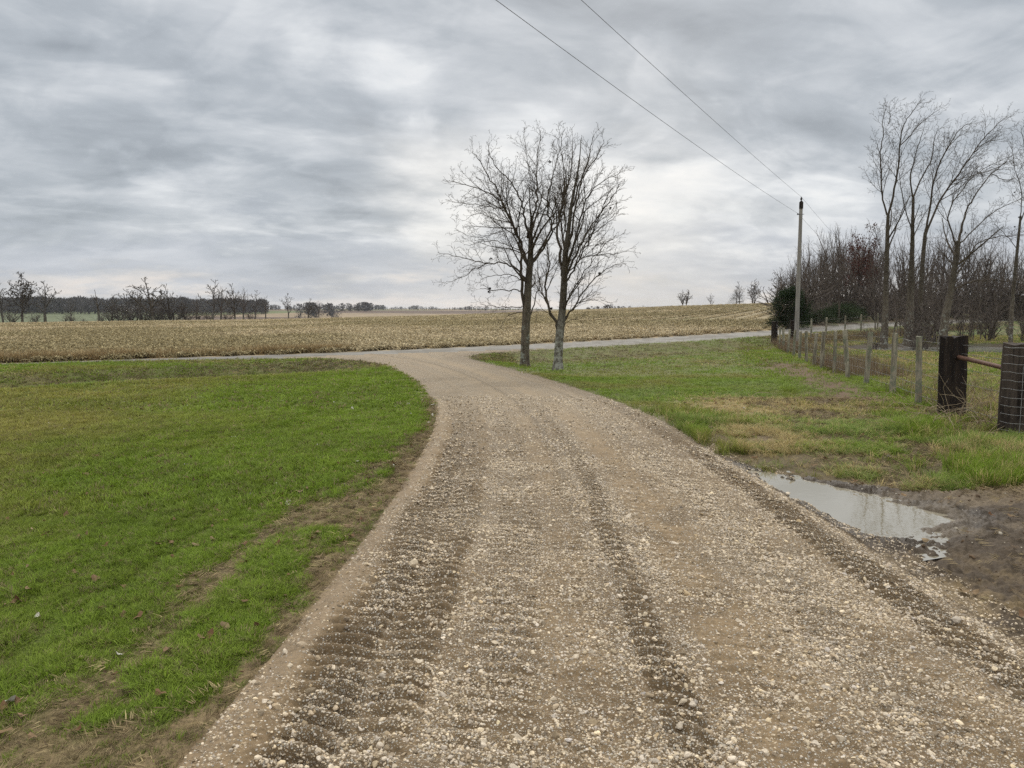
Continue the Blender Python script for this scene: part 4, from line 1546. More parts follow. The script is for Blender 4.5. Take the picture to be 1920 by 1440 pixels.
hero_tree('dark crooked tree with wide drooping right-hand boughs behind the tarred fence post', 41.0, (1768, 648),
          [(1108, 1530), (1120, 1400), (1150, 1260), (1170, 1150), (1195, 1000), (1205, 900)], [.26, .22, .18, .15, .13, .10],
          [([(1205, 910), (1230, 800), (1260, 700), (1310, 620), (1400, 500), (1500, 420)], .10, .015, .1, .2),
           ([(1175, 1200), (1260, 1150), (1370, 1130), (1480, 1140), (1600, 1165), (1660, 1200)], .07, .015, -.1, .15),
           ([(1190, 1100), (1240, 1050), (1290, 940), (1380, 880), (1520, 870), (1640, 860)], .06, .012, .15, .15),
           ([(1200, 960), (1150, 800), (1140, 720), (1250, 560), (1330, 480), (1530, 390)], .07, .012, -.15, .2),
           ([(1202, 930), (1300, 830), (1420, 720), (1600, 640)], .06, .012, .2, .15),
           ([(1190, 1080), (1120, 980), (1070, 930)], .05, .012, .2, .2),
           ([(1400, 500), (1480, 540), (1600, 520)], .035, .012, .1, .1)], dict(PRM_R, lean=(.25, 0, 0)), 34, M_BARK, [((1190, 1050), (.3, -1, .6), 3, .06), ((1195, 1000), (.2, 1, .7), 3, .06)],
          [(1833, 322), (1842, 330), (1795, 345), (1902, 361), (1840, 326), (1810, 436)], sc=SR, group='tall trees behind the fence')
hero_tree('bare tree at the far right edge with dead leaf lumps on its thin stem', 43.0, (1897, 648),
          [(1520, 1530), (1525, 1350), (1540, 1150), (1560, 950), (1580, 750)], [.12, .11, .09, .07, .05],
          [([(1580, 760), (1590, 600), (1540, 450), (1520, 330)], .04, .012, .1, .15),
           ([(1575, 800), (1640, 640), (1600, 300), (1580, 220)], .05, .012, -.1, .15),
           ([(1560, 950), (1480, 850), (1420, 800)], .03, .012, .2, .2)], PRM_R, 35, M_BARK, [],
          [(1911, 407), (1903, 425), (1909, 467), (1903, 503), (1870, 492)], sc=SR, group='tall trees behind the fence')


# ------------------------------------------------------------------ generic trees: a few grown, then copied
def grow_variant(seed, H, r0, fork, nl, lang, prm, sway=.04, stems=1, lean=(0, 0)):
    r = np.random.default_rng(seed)
    T, C = Tubes(), Tubes()
    for s in range(stems):
        n = 9
        a = r.uniform(0, 6.28)
        d = unit(np.array([math.cos(a) * .22 * (stems > 1) + lean[0], math.sin(a) * .22 * (stems > 1) + lean[1], 1.0]))
        P = [np.array([math.cos(a), math.sin(a), 0]) * (.05 * H * .4 if stems > 1 else 0) + np.array([0, 0, -.15])]
        L = H * (.62 if stems == 1 else r.uniform(.5, .7))
        for i in range(n):
            d = unit(d + np.append(r.normal(0, sway, 2), .03))
            P.append(P[-1] + d * L / n)
        P = np.array(P)
        R = r0 * (1 - .75 * np.linspace(0, 1, n + 1)) * (1 if stems == 1 else .55)
        cut = max(2, int(fork * n))
        T.add(P[:cut + 1], R[:cut + 1], 7)
        C.add(P[cut:], R[cut:], 5)
        phi = r.uniform(0, 6.28)
        for k in range(nl if stems == 1 else max(3, nl // 2)):
            t = fork + (1 - fork) * (k + r.random()) / (nl if stems == 1 else max(3, nl // 2))
            i = min(int(t * n), n - 1)
            p = P[i] + (P[i + 1] - P[i]) * (t * n - i)
            phi += 2.4
            nd = side_dir(unit(P[i + 1] - P[i]), math.radians(lang + r.normal(0, 8)), phi)
            bl = H * r.uniform(.24, .42) * (1.15 - .55 * (t - fork) / (1 - fork))
            branch(C, p, nd, bl, max(R[i] * .6, .02), 1, prm, r)
        branch(C, P[-1], d, H * .28, R[-1], 1, prm, r)
    return T.mesh('trunk'), C.mesh('crown'), C.tips


PG = dict(max=3, start=[0, .2, .15, .15], dens=[0, 1.5, 2.2, 3.4], ang=[0, 40, 42, 42], ratio=[0, .4, .5, .5], minl=[0, .5, .5, .3], maxlen=4,
          seg=[.6, .7, .5, .4], wand=[.05, .1, .13, .15], trop=[.03, .08, .07, .05], rk=.012, rmin=.0115)
PFAR = dict(PG, rmin=.05, dens=[0, 1.6, 1.9, 2.6])
PUP = dict(PG, ang=[0, 24, 26, 28], trop=[.03, .12, .1, .08])
V_ROUND = grow_variant(41, 11, .28, .32, 9, 48, PFAR)
V_UP = grow_variant(42, 11, .22, .35, 10, 34, PUP)
V_MULTI = grow_variant(43, 9, .26, .22, 10, 36, PFAR, stems=4)
V_OPEN = grow_variant(44, 11, .25, .38, 8, 44, dict(PFAR, dens=[0, 1.2, 1.6, 2.2]), .07)
V_SNAG = grow_variant(45, 8, .26, .6, 4, 30, dict(PFAR, max=1), .05)
V_WOOD = grow_variant(46, 12, .20, .28, 12, 38, PG)
V_WOODB = grow_variant(47, 12, .17, .34, 13, 30, PUP, .05)
V_WOODC = grow_variant(48, 10, .2, .25, 14, 44, dict(PG, dens=[0, 1.5, 1.9, 2.6]))
V_SHRUB = grow_variant(49, 3.2, .05, .10, 10, 36, dict(PG, dens=[0, 3, 4, 5], rmin=.007, minl=[0, .2, .15, .1], seg=[.2, .2, .15, .12]), .1, stems=9)
for _v, _m in ((V_ROUND, M_TWIG), (V_UP, M_TWIG_RED), (V_MULTI, M_TWIG), (V_OPEN, M_TWIG_GREY), (V_SNAG, M_TWIG), (V_WOOD, M_TWIG_RED), (V_WOODB, M_TWIG_RED), (V_WOODC, M_TWIG_RED), (V_SHRUB, M_TWIG_RED)):
    _v[0].materials.append(M_BARK)
    _v[1].materials.append(_m)


def ground_at(px, py, ymin, ymax):
    """where the pixel's ray comes down to the terrain between two depths (else the depth ymax)"""
    Y = np.linspace(ymin, ymax, 600)
    r = ray(px, py)
    X = Y * r[0] / r[1]
    Zr = CAM_H + Y * r[2] / r[1]
    Z = height(X, Y, micro=False)
    k = np.where(Zr <= Z)[0]
    i = k[0] if len(k) else len(Y) - 1
    return float(X[i]), float(Y[i]), float(Z[i])


def plant(name, var, px, top, Y, label, cat='tree', group=None, width=1.0, rz=None, H=None, r=random.Random(5), z=None, parts=('trunk', 'crown')):
    rr = ray(px, 590)
    X = rr[0] / rr[1] * Y
    z0 = gz(X, Y) if z is None else z
    zt = at(px, top, Y)[2]
    V0 = max(v.co[2] for v in var[1].vertices) if not hasattr(plant, 'c') else plant.c.setdefault(var[1].name, None) or plant.c.__setitem__(var[1].name, max(v.co[2] for v in var[1].vertices)) or plant.c[var[1].name]
    s = (zt - z0) / V0
    if Y > 180:
        width *= 1.35
    o = empty(name, (X, Y, z0), label, cat, group, r.uniform(0, 6.28) if rz is None else rz, (s * width, s * width, s))
    link(parts[0], var[0], None, o)
    link(parts[1], var[1], None, o)
    return o


plant.c = {}
for _px, _top, _Y, _v, _w, _lab in [
        (5, 530, 214, V_OPEN, .8, 'thin bare tree cut by the left edge beyond the stubble field'),
        (84, 526, 216, V_OPEN, 1.15, 'spreading pale-limbed bare tree right of the leafy tree at the far left'),
        (185, 543, 224, V_SNAG, .9, 'slender flat-topped bare tree alone in the gap of the far left row'),
        (232, 541, 222, V_OPEN, 1.1, 'leaning bare tree just left of the big round-crowned tree'),
        (287, 519, 222, V_ROUND, 1.15, 'big round-crowned bare tree in the middle of the far left row'),
        (318, 532, 228, V_ROUND, .8, 'smaller bare tree tucked against the right of the round-crowned tree'),
        (398, 523, 222, V_OPEN, 1.0, 'tall open bare tree at the left of the close cluster by the field'),
        (414, 533, 226, V_UP, 1.0, 'dark bare tree with straight trunk inside the close cluster'),
        (440, 531, 224, V_ROUND, .75, 'dense bare tree in the middle of the close cluster by the field'),
        (456, 536, 226, V_UP, .95, 'bare tree with several slim stems in the close cluster'),
        (478, 543, 225, V_OPEN, .8, 'slim bare tree at the right end of the close cluster'),
        (132, 556, 224, V_OPEN, .8, 'small pale bare tree between the leafy tree and the flat-topped tree'),
        (210, 552, 226, V_ROUND, .8, 'low round bare tree just right of the flat-topped slender tree'),
        (262, 536, 224, V_UP, .9, 'upright bare tree touching the left side of the round-crowned tree'),
        (345, 556, 228, V_ROUND, .8, 'short bushy bare tree in the gap before the close cluster'),
        (368, 552, 228, V_UP, .8, 'narrow bare tree just left of the close cluster by the field'),
        (498, 561, 226, V_SNAG, .8, 'short broken snag standing alone right of the close cluster'),
        (541, 549, 240, V_OPEN, .9, 'pale feathery bare tree alone beyond the stubble field'),
        (578, 559, 240, V_ROUND, .8, 'low dark bare tree beside the feathery tree beyond the field'),
        (598, 561, 244, V_UP, .9, 'narrow bare tree at the right of the little far group'),
        (1283, 543, 262, V_MULTI, 1.0, 'clump-stemmed bare tree on the hill crest, left of the others there'),
        (1333, 549, 264, V_OPEN, .8, 'faint small bare tree between two bigger ones on the hill crest'),
        (1386, 527, 215, V_ROUND, .62, 'upright dark bare tree on the crest nearest the wood'),
        (1412, 527, 217, V_MULTI, .8, 'twisted bare tree leaning right on the hill crest'),
        (1455, 513, 190, V_OPEN, 1.3, 'wide pale bare tree at the left end of the roadside wood')]:
    plant('bare_tree', _v, _px, _top, _Y, _lab, width=_w, group='far trees beyond the stubble field' if _px < 900 else 'trees on the hill crest')
_o = plant('leafy_tree', V_ROUND, 41, 512, 213, 'dark tree keeping clumps of dead leaves at the far left', width=.72)
_f = link('foliage', leaf_mesh('foliage', V_ROUND[2], np.random.default_rng(7), 900, .17, .25, (.045, .036, .026)), M_LEAF, _o)
_rs = random.Random(9)
for _px, _top, _Y in [(20, 572, 212), (64, 583, 211), (123, 588, 210), (155, 596, 210), (205, 572, 226), (222, 566, 228), (250, 566, 228), (268, 562, 229), (300, 565, 228), (322, 563, 229), (338, 568, 228), (350, 574, 230), (372, 578, 228), (390, 574, 230), (425, 578, 230), (470, 580, 230), (135, 585, 213), (190, 585, 226), (240, 580, 224), (282, 575, 225), (310, 578, 224)]:
    plant('bare_bush', V_SHRUB, _px, _top, _Y, 'tangled bare bush under the far tree row beyond the field', 'bush', 'bushes under the far tree row', _rs.uniform(1.3, 2.0), parts=('stem', 'twigs'))

# the roadside wood
_prof = ([1440, 1462, 1480, 1500, 1540, 1580, 1600, 1640, 1700, 1760, 1790, 1830, 1880, 1930, 2000], [535, 510, 478, 450, 422, 412, 418, 425, 425, 408, 398, 412, 440, 455, 460])
_rw = random.Random(17)
_wl = ['reddish-grey bare tree crowded into the roadside wood', 'slim straight bare tree crowded into the roadside wood', 'bushy many-limbed bare tree crowded into the roadside wood']
for _i in range(78):
    _px = 1455 + 520 * ((_i * .61803) % 1.0) if _i > 20 else 1462 + _i * 9.2
    _rr = ray(_px, 590)[0] / ray(_px, 590)[1]
    _Y = 36.6 / (1 - min(_rr, .60)) + 7 + 32 * _rw.random() ** 1.3
    _k = _rw.choice([0, 1, 1, 2])
    _t = np.interp(_px, *_prof) + abs(_rw.gauss(0, 17)) * (1 if _i > 20 else .5)
    if abs(_px - 1612) < 34 and _Y < 94:
        _Y += 24
    plant('wood_tree', (V_WOOD, V_WOODB, V_WOODC)[_k], _px, _t, _Y, _wl[_k], 'tree', ('branchy', 'slim', 'bushy')[_k] + ' trees of the roadside wood', _rw.uniform(.6, .95))
_o = plant('oak_tree', V_WOODC, 1602, 420, 84, 'oak still holding dark red-brown leaves in the roadside wood', width=.8)
link('foliage', leaf_mesh('foliage', V_WOODC[2], np.random.default_rng(8), 2600, .10, .2, (.085, .034, .026), .35), M_LEAF, _o)
_o = plant('oak_tree', V_WOODB, 1628, 446, 88, 'smaller oak with thin reddish leaves right of the dark red-brown one', width=.8)
link('foliage', leaf_mesh('foliage', V_WOODB[2], np.random.default_rng(18), 900, .10, .2, (.085, .04, .03), .35), M_LEAF, _o)
# undergrowth: brush along the wood edge and among the trees behind the fence
for _i in range(66):
    _px = _rw.uniform(1470, 1960)
    _rr = ray(_px, 590)[0] / ray(_px, 590)[1]
    _Y = 36.6 / (1 - min(_rr, .60)) + 4.5 + 14 * _rw.random()
    if abs(_px - 1612) < 30 or (1512 < _px < 1625 and _Y < 84):
        _Y += 16
    plant('brush_shrub', V_SHRUB, _px, _rw.uniform(500, 580), _Y, 'brown leafless shrub in the brush along the wood edge', 'bush', 'shrubs along the wood edge', _rw.uniform(1.3, 2.2), parts=('stem', 'twigs'))
for _i in range(22):
    _px = _rw.choice([_rw.uniform(1640, 1780), _rw.uniform(1700, 1930), _rw.uniform(1820, 1960)])
    _Y = _rw.uniform(40, 56) if _px < 1800 else _rw.uniform(47, 60)
    plant('brush_shrub', V_SHRUB, _px, _rw.uniform(535, 610), _Y, 'grey-brown leafless shrub among the trees behind the fence', 'bush', 'shrubs behind the fence', _rw.uniform(.6, 1.4), parts=('stem', 'twigs'))
for _i in range(22):
    _px = _rw.uniform(1640, 1950)
    _Y = _rw.uniform(46, 62)
    plant('sapling', V_WOODB, _px, _rw.uniform(430, 560), _Y, 'slim leafless sapling among the trees behind the fence', 'tree', 'saplings behind the fence', _rw.uniform(.45, .8))


# ------------------------------------------------------------------ evergreens
def evergreen(name, label, px, Y, base, top, halfw, n, seed, col, shape=1.0):
    r = np.random.default_rng(seed)
    rr = ray(px, 590)
    X = rr[0] / rr[1] * Y
    z0 = gz(X, Y)
    H = at(px, top, Y)[2] - z0
    W = halfw
    root = empty(name, (X, Y, z0), label, 'tree' if shape == 1.0 else 'bush')
    T = Tubes()
    T.add(np.array([(0, 0, -.2), (0, 0, H * .5), (0, 0, H * .9)]), np.array([.12, .07, .02]), 6)
    for _ in range(60):
        h = r.uniform(.05, .85) * H
        a = r.uniform(0, 6.28)
        w = W * (1 - (h / H) ** 2.2) * .9
        T.add(np.array([(0, 0, h), (math.cos(a) * w * .5, math.sin(a) * w * .5, h + .1), (math.cos(a) * w, math.sin(a) * w, h + .25)]), np.array([.03, .02, .008]), 3)
    link('trunk' if shape == 1.0 else 'stem', T.mesh('trunk'), M_BARK, root)
    # foliage: sprays of needles spread through the crown, lumpy outside
    k = 260
    hc = r.random(k) ** .8
    ac = r.uniform(0, 6.283, k)
    wc = (1 - hc ** 2.4) ** .6 * W * r.uniform(.45, 1.0, k)
    C = np.stack([np.cos(ac) * wc, np.sin(ac) * wc, hc * H * .93 + .1], 1)
    i = r.integers(0, k, n)
    P = C[i] + r.normal(0, .17 * W / 1.6, (n, 3))
    P[:, 2] = np.maximum(P[:, 2], .05)
    out = np.stack([np.cos(ac[i]), np.sin(ac[i]), np.full(n, .35)], 1) + r.normal(0, .45, (n, 3))
    out /= np.linalg.norm(out, axis=1, keepdims=True)
    sd = np.cross(out, r.normal(size=(n, 3))); sd /= np.linalg.norm(sd, axis=1, keepdims=True)
    L = r.uniform(.09, .2, (n, 1)); w = r.uniform(.012, .03, (n, 1))
    V = np.stack([P - sd * w, P + sd * w, P + out * L], 1).reshape(-1, 3)
    F = np.arange(n * 3).reshape(-1, 3)
    c = np.array(col)[None] * r.uniform(.5, 1.5, (n, 1)) * (.8 + .4 * r.random(k))[i][:, None]
    link('foliage', mesh_np('foliage', V, F, np.repeat(c, 3, 0), False), M_LEAF, root)
    return root


evergreen('cedar_tree', 'dark green rounded cedar at the field end of the roadside wood', 1480, 62, 605, 540, 1.75, 15000, 51, (.030, .048, .020))
evergreen('cedar_tree', 'dark cedar on the hill crest at the foot of the upright bare tree', 1380, 216, 568, 549, 2.6, 2500, 52, (.03, .035, .025))
evergreen('honeysuckle_bush', 'green leafy bush at the foot of the wood, left of the far utility pole', 1575, 72.5, 605, 576, 2.2, 7000, 53, (.045, .065, .028), .5)
evergreen('honeysuckle_bush', 'low green leafy bush right behind the cedar by the road', 1530, 68.5, 605, 586, 2.0, 5000, 54, (.035, .05, .022), .5)
evergreen('honeysuckle_bush', 'olive green bush at the foot of the dark red-brown oak', 1596, 76.5, 605, 572, 1.6, 5000, 55, (.045, .055, .03), .5)


# ------------------------------------------------------------------ distant woods: masses no one could count
def far_wood(name, label, spans, col, seed):
    r = np.random.default_rng(seed)
    pv = []
    for k in range(4):
        V, F, S = [], [], []
        for j in range(70):                                    # slivers of branch and twig
            a = r.uniform(0, 6.28)
            h = r.uniform(.05, .95)
            rad = .36 * math.sqrt(max(0, 1 - (2 * h - .9) ** 2)) * math.sqrt(r.random()) if h > .3 else r.uniform(0, .3)
            p = np.array([math.cos(a) * rad, math.sin(a) * rad, h])
            d = np.array([r.normal(0, .35), r.normal(0, .35), r.uniform(.4, 1.0)]) * .17
            s = unit(np.cross(d, r.normal(size=3))) * r.uniform(.012, .05)
            b = len(V)
            V += [tuple(p - s), tuple(p + s), tuple(p + d)]
            F.append((b, b + 1, b + 2))
            S += [r.uniform(.6, 1.3)] * 3
        for j in range(3):
            a = r.uniform(0, 6.28)
            p = np.array([math.cos(a) * .1, math.sin(a) * .1, -.05]); s = np.array([.016, 0, 0])
            b = len(V)
            V += [tuple(p - s), tuple(p + s), tuple(p + (r.normal(0, .05), 0, .7))]
            F.append((b, b + 1, b + 2)); S += [.8] * 3
        pv.append((np.array(V), np.array(F), np.array(S)))
    L, SC_ = [], []
    for px0, px1, top0, top1, Y0, Y1, n in spans:
        px = r.uniform(px0, px1, n)
        Y = r.uniform(Y0, Y1, n)
        u = (px - 960) / FPX
        X = u * Y
        Z = height(X, Y, micro=False)
        top = np.interp(px, [px0, px1], [top0, top1]) + r.exponential(2.0, n) + 1.5 * np.sin(px * .07) + 1.2 * np.sin(px * .19 + 1)
        zt = np.array([at(a, b, c)[2] for a, b, c in zip(px, top, Y)])
        s = np.maximum(zt - Z, 2.0)
        L.append(np.stack([X, Y, Z], 1))
        SC_.append(np.stack([s * r.uniform(.8, 1.3, n), s * r.uniform(.8, 1.3, n), s], 1))
    L, SC_ = np.vstack(L), np.vstack(SC_)
    n = len(L)
    rot = np.zeros((n, 3)); rot[:, 2] = r.uniform(0, 6.28, n)
    c = np.array(col)[None] * r.uniform(.8, 1.25, (n, 1))
    scatter(name, pv, r.integers(0, 4, n), L, rot, SC_, c, M_LEAF, label)


far_wood('distant_wood', 'dark band of leafless wood behind the far left trees', [(-120, 500, 555, 560, 640, 800, 700)], (.085, .078, .078), 61)
far_wood('horizon_wood', 'thin blue-grey line of woods on the horizon', [(430, 720, 574, 572, 1100, 1400, 260), (640, 700, 567, 568, 800, 860, 40), (700, 1010, 573, 579, 1500, 1900, 420), (560, 640, 566, 570, 520, 700, 30), (880, 925, 572, 574, 900, 1000, 14)], (.095, .092, .095), 62)
far_wood('crest_wood', 'low fuzzy tree line showing above the hill', [(1100, 1215, 574, 573, 700, 800, 60)], (.10, .088, .08), 63)


# ------------------------------------------------------------------ fences
def post_mesh(h, rad, seed, square=False, sides=9, taper=.92):
    r = np.random.default_rng(seed)
    n = 12
    V = []
    th = np.arange(sides) * 2 * math.pi / sides
    if square:
        sides = 16
        base = []
        for i in range(16):
            e, f = divmod(i, 4)
            a = -1 + 2 * (f + .35) / 3.7
            base.append([(a, -1), (1, a), (-a, 1), (-1, -a)][e])
        base = np.array(base) * rad
    else:
        base = np.stack([np.cos(th), np.sin(th)], 1) * rad * r.uniform(.82, 1.1, (sides, 1))
    tiltx, tilty = r.normal(0, .02, 2)
    groove = r.normal(0, .06 if not square else .05, sides)
    for i in range(n):
        t = i / (n - 1)
        w = 1 - (1 - taper) * t
        ring = base * w * (1 + groove[:, None] * (.5 + t) + r.normal(0, .015, (sides, 1)))
        z = -.35 + (h + .35) * t + (r.normal(0, .012, sides) if i == n - 1 else 0)
        V.append(np.column_stack([ring, np.broadcast_to(z, sides)]))
    V = np.vstack(V)
    F = []
    for i in range(n - 1):
        for j in range(sides):
            F.append((i * sides + j, i * sides + (j + 1) % sides, (i + 1) * sides + (j + 1) % sides))
            F.append((i * sides + j, (i + 1) * sides + (j + 1) % sides, (i + 1) * sides + j))
    c = len(V)
    V = np.vstack([V, [0, 0, h + (.012 if not square else 0)]])
    o = (n - 1) * sides
    for j in range(sides):
        F.append((o + j, o + (j + 1) % sides, c))
    return mesh_np('post', V, np.array(F), None, False)


def wire_strands(spans, heights, rad, sag=.01, wob=.004, seed=1):
    T = Tubes()
    r = np.random.default_rng(seed)
    for h in heights:
        for a, b in spans:
            t = np.linspace(0, 1, 5)[:, None]
            P = a + (b - a) * t
            P = P + np.array([0, 0, 1.0]) * (h - sag * 4 * t * (1 - t) + r.normal(0, wob, (5, 1)))
            T.add(P, np.full(5, rad), 3)
    return T


def build_main_fence():
    spec = [(1727, 13.0, 1.15, .062, None), (1677, 14.9, 1.17, .058, 'leaning grey-green post'), (1627, 17.2, 1.16, .062, None), (1592, 19.4, 1.22, .066, None), (1565, 21.6, 1.18, .055, None), (1542, 23.6, 1.15, .07, 'dark weathered post'), (1527, 25.8, 1.1, .06, None),
            (1513, 28.2, 1.15, .06, None), (1499, 31.0, 1.12, .065, None), (1488, 33.8, 1.15, .06, None), (1477, 36.6, 1.15, .06, None), (1469, 39.4, 1.15, .06, None), (1461, 42.4, 1.1, .06, None)]
    rt = (ray(1787, 720)[0] / math.cos(PITCH))
    root = empty('wire_fence', (6.5, 11.6, 0), 'long wire fence of weathered wooden posts with tarred end posts', 'fence')
    r = random.Random(3)
    pts = []

    def pos(px, Y, py=660):
        rr = ray(px, py)
        x = rr[0] / rr[1] * Y
        return np.array([x, Y, gz(x, Y)])

    def put(o, p):
        o.location = Vector(p) - root.location

    a = pos(1908, 9.75, 730)
    b = pos(1786, 11.6, 720)
    e = pos(1452, 46.0, 626)
    o = link('brace_post', post_mesh(1.17, .155, 71, True), M_TIE_GREY, root); put(o, a); o.rotation_euler = (0, 0, .35)
    o['label'] = 'weathered square timber post wrapped in wire mesh'
    o = link('brace_post', post_mesh(1.20, .148, 72, True), M_TIE, root); put(o, b); o.rotation_euler = (.0, -.02, .2)
    o['label'] = 'black tarred square timber post'
    o = link('end_post', post_mesh(1.25, .15, 73, True), M_TIE, root); put(o, e)
    T = Tubes()
    T.add(np.array([b + (.0, -.05, .90), b * .5 + a * .5 + (0, 0, .865), a + (-.02, .05, .83)]), np.full(3, .032), 10)
    o = link('brace_pipe', T.mesh('brace_pipe'), M_RUST, root); o.location = -root.location
    pts = [a, b]
    for i, (px, Y, h, rad, lab) in enumerate(spec):
        p = pos(px, Y)
        pts.append(p)
        o = link('post', post_mesh(h, rad, 80 + i), M_POST, root)
        put(o, p)
        o.rotation_euler = (r.gauss(0, .025), r.gauss(0, .03) + (.06 if lab and 'leaning' in lab else 0), r.uniform(0, 6))
        if lab:
            o['label'] = lab
    pts.append(e)
    up = np.array([0, 0, 1.0])
    spans = [(p + np.array([.06, -.02, 0]), q + np.array([.06, -.02, 0])) for p, q in zip(pts[:-1], pts[1:])]
    for k, h in enumerate((.15, .33, .52, .72, .95, 1.08)):
        T = wire_strands(spans if k != 1 else spans[1:], [h], .0036 if k < 4 else .0042, seed=90 + k)
        o = link('wire', T.mesh('wire'), M_WIRE, root); o.location = -root.location
    T = Tubes()                                                  # stay wires of the woven part
    for p, q in spans[2:9]:
        L = np.linalg.norm(q - p)
        for i in range(int(L / .3)):
            c = p + (q - p) * (i + .5) / int(L / .3)
            T.add(np.array([c + up * .12, c + up * .72]), np.full(2, .002), 3)
    o = link('stay_wires', T.mesh('stay_wires'), M_WIRE, root); o.location = -root.location
    # wire mesh wrapped on the near post and running on towards the right
    T = Tubes()
    d = np.array([.93, -.36, 0]); s0 = a + np.array([-.16, -.22, 0])
    run = [(a + np.array([-.19, .02, 0]), s0), (s0, s0 + d * 2.4)]
    for h in np.arange(.08, 1.14, .105):
        for p, q in run:
            P = np.array([p + up * h, (p + q) / 2 + up * (h + r.gauss(0, .006)), q + up * h])
            T.add(P, np.full(3, .0028), 4)
    for k in range(15):
        p = s0 + d * (.06 + .16 * k)
        h1 = .93 if k % 2 else .9
        T.add(np.array([p + up * .06, p + up * h1 * .5 + np.array([r.gauss(0, .006), 0, 0]), p + up * h1]), np.full(3, .0030), 4)
    o = link('wire_mesh', T.mesh('wire_mesh'), M_WIRE, root); o.location = -root.location


def build_road_fence():
    root = empty('wire_fence', (20, 49, 0), 'short-posted wire fence along the road behind the utility pole', 'fence')
    xs = [(1485, 48.2, True), (1521, 50.6, False), (1549, 52.6, False), (1584, 55.4, False), (1614, 58.2, False), (1645, 61.5, False), (1680, 65.5, False)]
    pts = []
    for i, (px, Y, dark) in enumerate(xs):
        rr = ray(px, 620)
        x = rr[0] / rr[1] * Y
        p = np.array([x, Y, gz(x, Y)])
        pts.append(p)
        o = link('post', post_mesh(1.25, .12 if dark else .065, 120 + i, dark), M_TIE if dark else M_POST, root)
        o.location = Vector(p) - root.location
        if dark:
            o['label'] = 'black tarred corner post'
    for k, h in enumerate((.4, .75, 1.1)):
        T = wire_strands(list(zip(pts[:-1], pts[1:])), [h], .004, seed=140 + k)
        o = link('wire', T.mesh('wire'), M_WIRE, root); o.location = -root.location


build_main_fence()
build_road_fence()


# ------------------------------------------------------------------ brambles around the near posts
def build_brambles():
    r = np.random.default_rng(151)
    VV, FF, CC, off = [], [], [], 0
    T = Tubes()
    for k in range(150):
        cx, cy, sp = [(6.45, 11.3, .22), (6.2, 10.3, .35), (7.2, 12.6, .5), (9.6, 15.5, 1.6), (8.4, 13.8, .9)][k % 5]
        x, y = r.normal(cx, sp), r.normal(cy, sp * .7)
        p = np.array([x, y, gz(x, y)])
        a = r.uniform(0, 6.28)
        d = unit(np.array([math.cos(a) * .7, math.sin(a) * .7, r.uniform(.4, 1.6)]))
        L = r.uniform(.4, 1.0)
        P = [p]
        for i in range(5):
            d = unit(d + r.normal(0, .22, 3) - np.array([0, 0, .16]))
            P.append(P[-1] + d * L / 5)
            P[-1][2] = max(P[-1][2], p[2] + .02)
        T.add(np.array(P), np.linspace(.005, .0025, 6), 4)
    m = wood_mat('dry_bramble', (.20, .145, .09), (.36, .29, .20), 12, (1, 1, 1), .9, .001)
    tag(link('bramble_stems', T.mesh('bramble_stems'), m), 'tangled tan bramble stems about the fence posts', kind='stuff')


build_brambles()


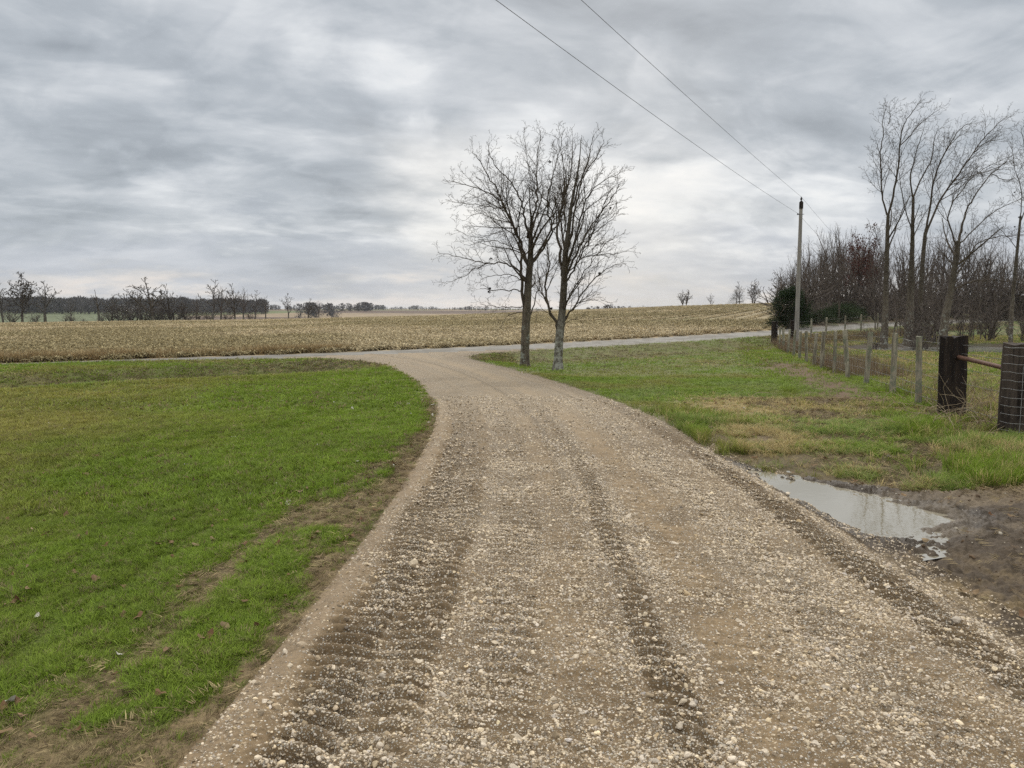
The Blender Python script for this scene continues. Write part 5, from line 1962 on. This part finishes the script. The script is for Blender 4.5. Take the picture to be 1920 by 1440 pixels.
# ------------------------------------------------------------------ utility poles and wires
def build_poles():
    p1 = at(1498, 500, 46.0)
    X1, Y1 = p1[0], 46.0
    z1 = gz(X1, Y1)
    zt = at(1500, 380, Y1)[2]
    root = empty('utility_pole', (X1, Y1, z1), 'tall grey wooden utility pole rising behind the fence posts', 'utility pole')
    T = Tubes(); n = 14
    T.add(np.array([(0, 0, -.5 + (zt - z1 + .5) * i / (n - 1)) for i in range(n)]), np.linspace(.142, .095, n), 14)
    T.add(np.array([(0, 0, zt - z1), (0, 0, zt - z1 + .03)]), np.array([.105, .02]), 14)
    link('pole', T.mesh('pole'), M_POLE, root)
    T = Tubes()
    h = zt - z1
    T.add(np.array([(0, -.02, h - .35), (0, -.02, h + .02), (0, -.02, h + .12)]), np.array([.115, .115, .03]), 10)
    link('pole_cap', T.mesh('pole_cap'), M_TIE, root)
    T = Tubes()
    T.add(np.array([(0, 0, h + .05), (0, 0, h + .14), (0, 0, h + .16), (0, 0, h + .24), (0, 0, h + .28), (0, 0, h + .33)]), np.array([.02, .02, .055, .06, .035, .03]), 10)
    link('insulator', T.mesh('insulator'), M_PORC, root)
    h2 = at(1500, 402, Y1)[2] - z1
    T = Tubes()
    T.add(np.array([(.16, -.1, h2), (-.1, -.06, h2), (-.22, -.08, h2)]), np.array([.015, .015, .015]), 6)
    T.add(np.array([(-.2, -.08, h2 - .04), (-.2, -.08, h2 - .02), (-.2, -.08, h2 + .03), (-.2, -.08, h2 + .05)]), np.array([.03, .05, .05, .03]), 8)
    link('wire_bracket', T.mesh('wire_bracket'), M_PORC, root)
    # second pole, far along the road
    X2, Y2, z2 = ground_at(1612, 588, 85, 130)
    zt2 = at(1612, 492, Y2)[2]
    root2 = empty('utility_pole', (X2, Y2, z2), 'slim pale utility pole before the far wood with yellow guy guard', 'utility pole')
    T = Tubes()
    T.add(np.array([(0, 0, -.5 + (zt2 - z2 + .5) * i / 7) for i in range(8)]), np.linspace(.17, .12, 8), 10)
    link('pole', T.mesh('pole'), M_POLE, root2)
    T = Tubes()
    T.add(np.array([(0, 0, zt2 - z2), (0, 0, zt2 - z2 + .3)]), np.array([.04, .06]), 8)
    link('insulator', T.mesh('insulator'), M_PORC, root2)
    g0 = at(1560, 592, Y2) - np.array([X2, Y2, z2]); g0[2] = gz(X2 + g0[0], Y2) - z2
    g1 = np.array([0, 0, (zt2 - z2) * .8])
    T = Tubes(); T.add(np.array([g0, g1]), np.array([.008, .008]), 4)
    link('guy_wire', T.mesh('guy_wire'), M_CABLE, root2)
    T = Tubes(); T.add(np.array([g0, g0 + (g1 - g0) * .28]), np.array([.04, .04]), 6)
    link('guy_guard', T.mesh('guy_guard'), M_YEL, root2)
    # the two lines: one span from behind the viewer to the near pole, the next to the far pole
    for nm, lab, top, aim, hend, rad in (('power_line', 'upper thin grey wire passing over the top of the near utility pole', np.array([X1, Y1, zt + .33]), (1090, 0), zt2 + .3, .0062),
                                         ('power_line', 'lower thin grey wire held on the side of the near utility pole', np.array([X1 - .2, Y1 - .08, z1 + h2 + .05]), (930, 0), zt2 - 1.2, .0062)):
        dirn = np.array([X2 - X1, Y2 - Y1]); dirn = dirn / np.linalg.norm(dirn)
        # where the wire's vertical plane is met by the sight line through the point where it leaves the picture
        rr = ray(*aim)
        u = rr[0] / rr[1]
        t = (top[0] - u * top[1]) / (dirn[0] - u * dirn[1])
        Y = top[1] - t * dirn[1]
        zq = CAM_H + rr[2] / rr[1] * Y
        span = 75.0
        # parabola through the pole top, the crossing point and a pole top of equal height behind
        zB = top[2] + .3
        s = t / span
        k = (top[2] + (zB - top[2]) * s - zq) / (s * (1 - s))
        tt = np.linspace(0, 1, 60)
        P = np.stack([top[0] - dirn[0] * span * tt, top[1] - dirn[1] * span * tt, top[2] + (zB - top[2]) * tt - k * tt * (1 - tt)], 1)
        L2 = math.hypot(X2 - X1, Y2 - Y1)
        t2 = np.linspace(0, 1, 40)[1:]
        Q = np.stack([top[0] + (X2 - X1) * t2, top[1] + (Y2 - Y1) * t2, top[2] + (hend - top[2]) * t2 - 1.2 * t2 * (1 - t2)], 1)
        W = np.vstack([P[::-1], Q])
        T = Tubes(); T.add(W, np.full(len(W), rad), 5)
        tag(link(nm, T.mesh(nm), M_CABLE), lab, 'power line')


build_poles()


# ------------------------------------------------------------------ the damp air
def build_haze():
    V = np.array([(x, y, z) for x in (-9500.0, 9500.0) for y in (-9500.0, 9500.0) for z in (-14.0, 21.0)])
    F = np.array([(0, 1, 3, 2), (4, 6, 7, 5), (0, 4, 5, 1), (2, 3, 7, 6), (0, 2, 6, 4), (1, 5, 7, 3)])
    m = bpy.data.materials.new('damp_air')
    m.use_nodes = True
    m.node_tree.nodes.clear()
    T = NT(m.node_tree)
    pv = T.n('ShaderNodeVolumePrincipled')
    pv.inputs['Color'].default_value = (.86, .91, 1.0, 1)
    pv.inputs['Density'].default_value = .00007
    out = T.n('ShaderNodeOutputMaterial')
    T.t.links.new(pv.outputs[0], out.inputs['Volume'])
    tag(link('haze', mesh_np('haze', V, F, None, False), m), 'thin damp air over the fields', kind='stuff')


build_haze()
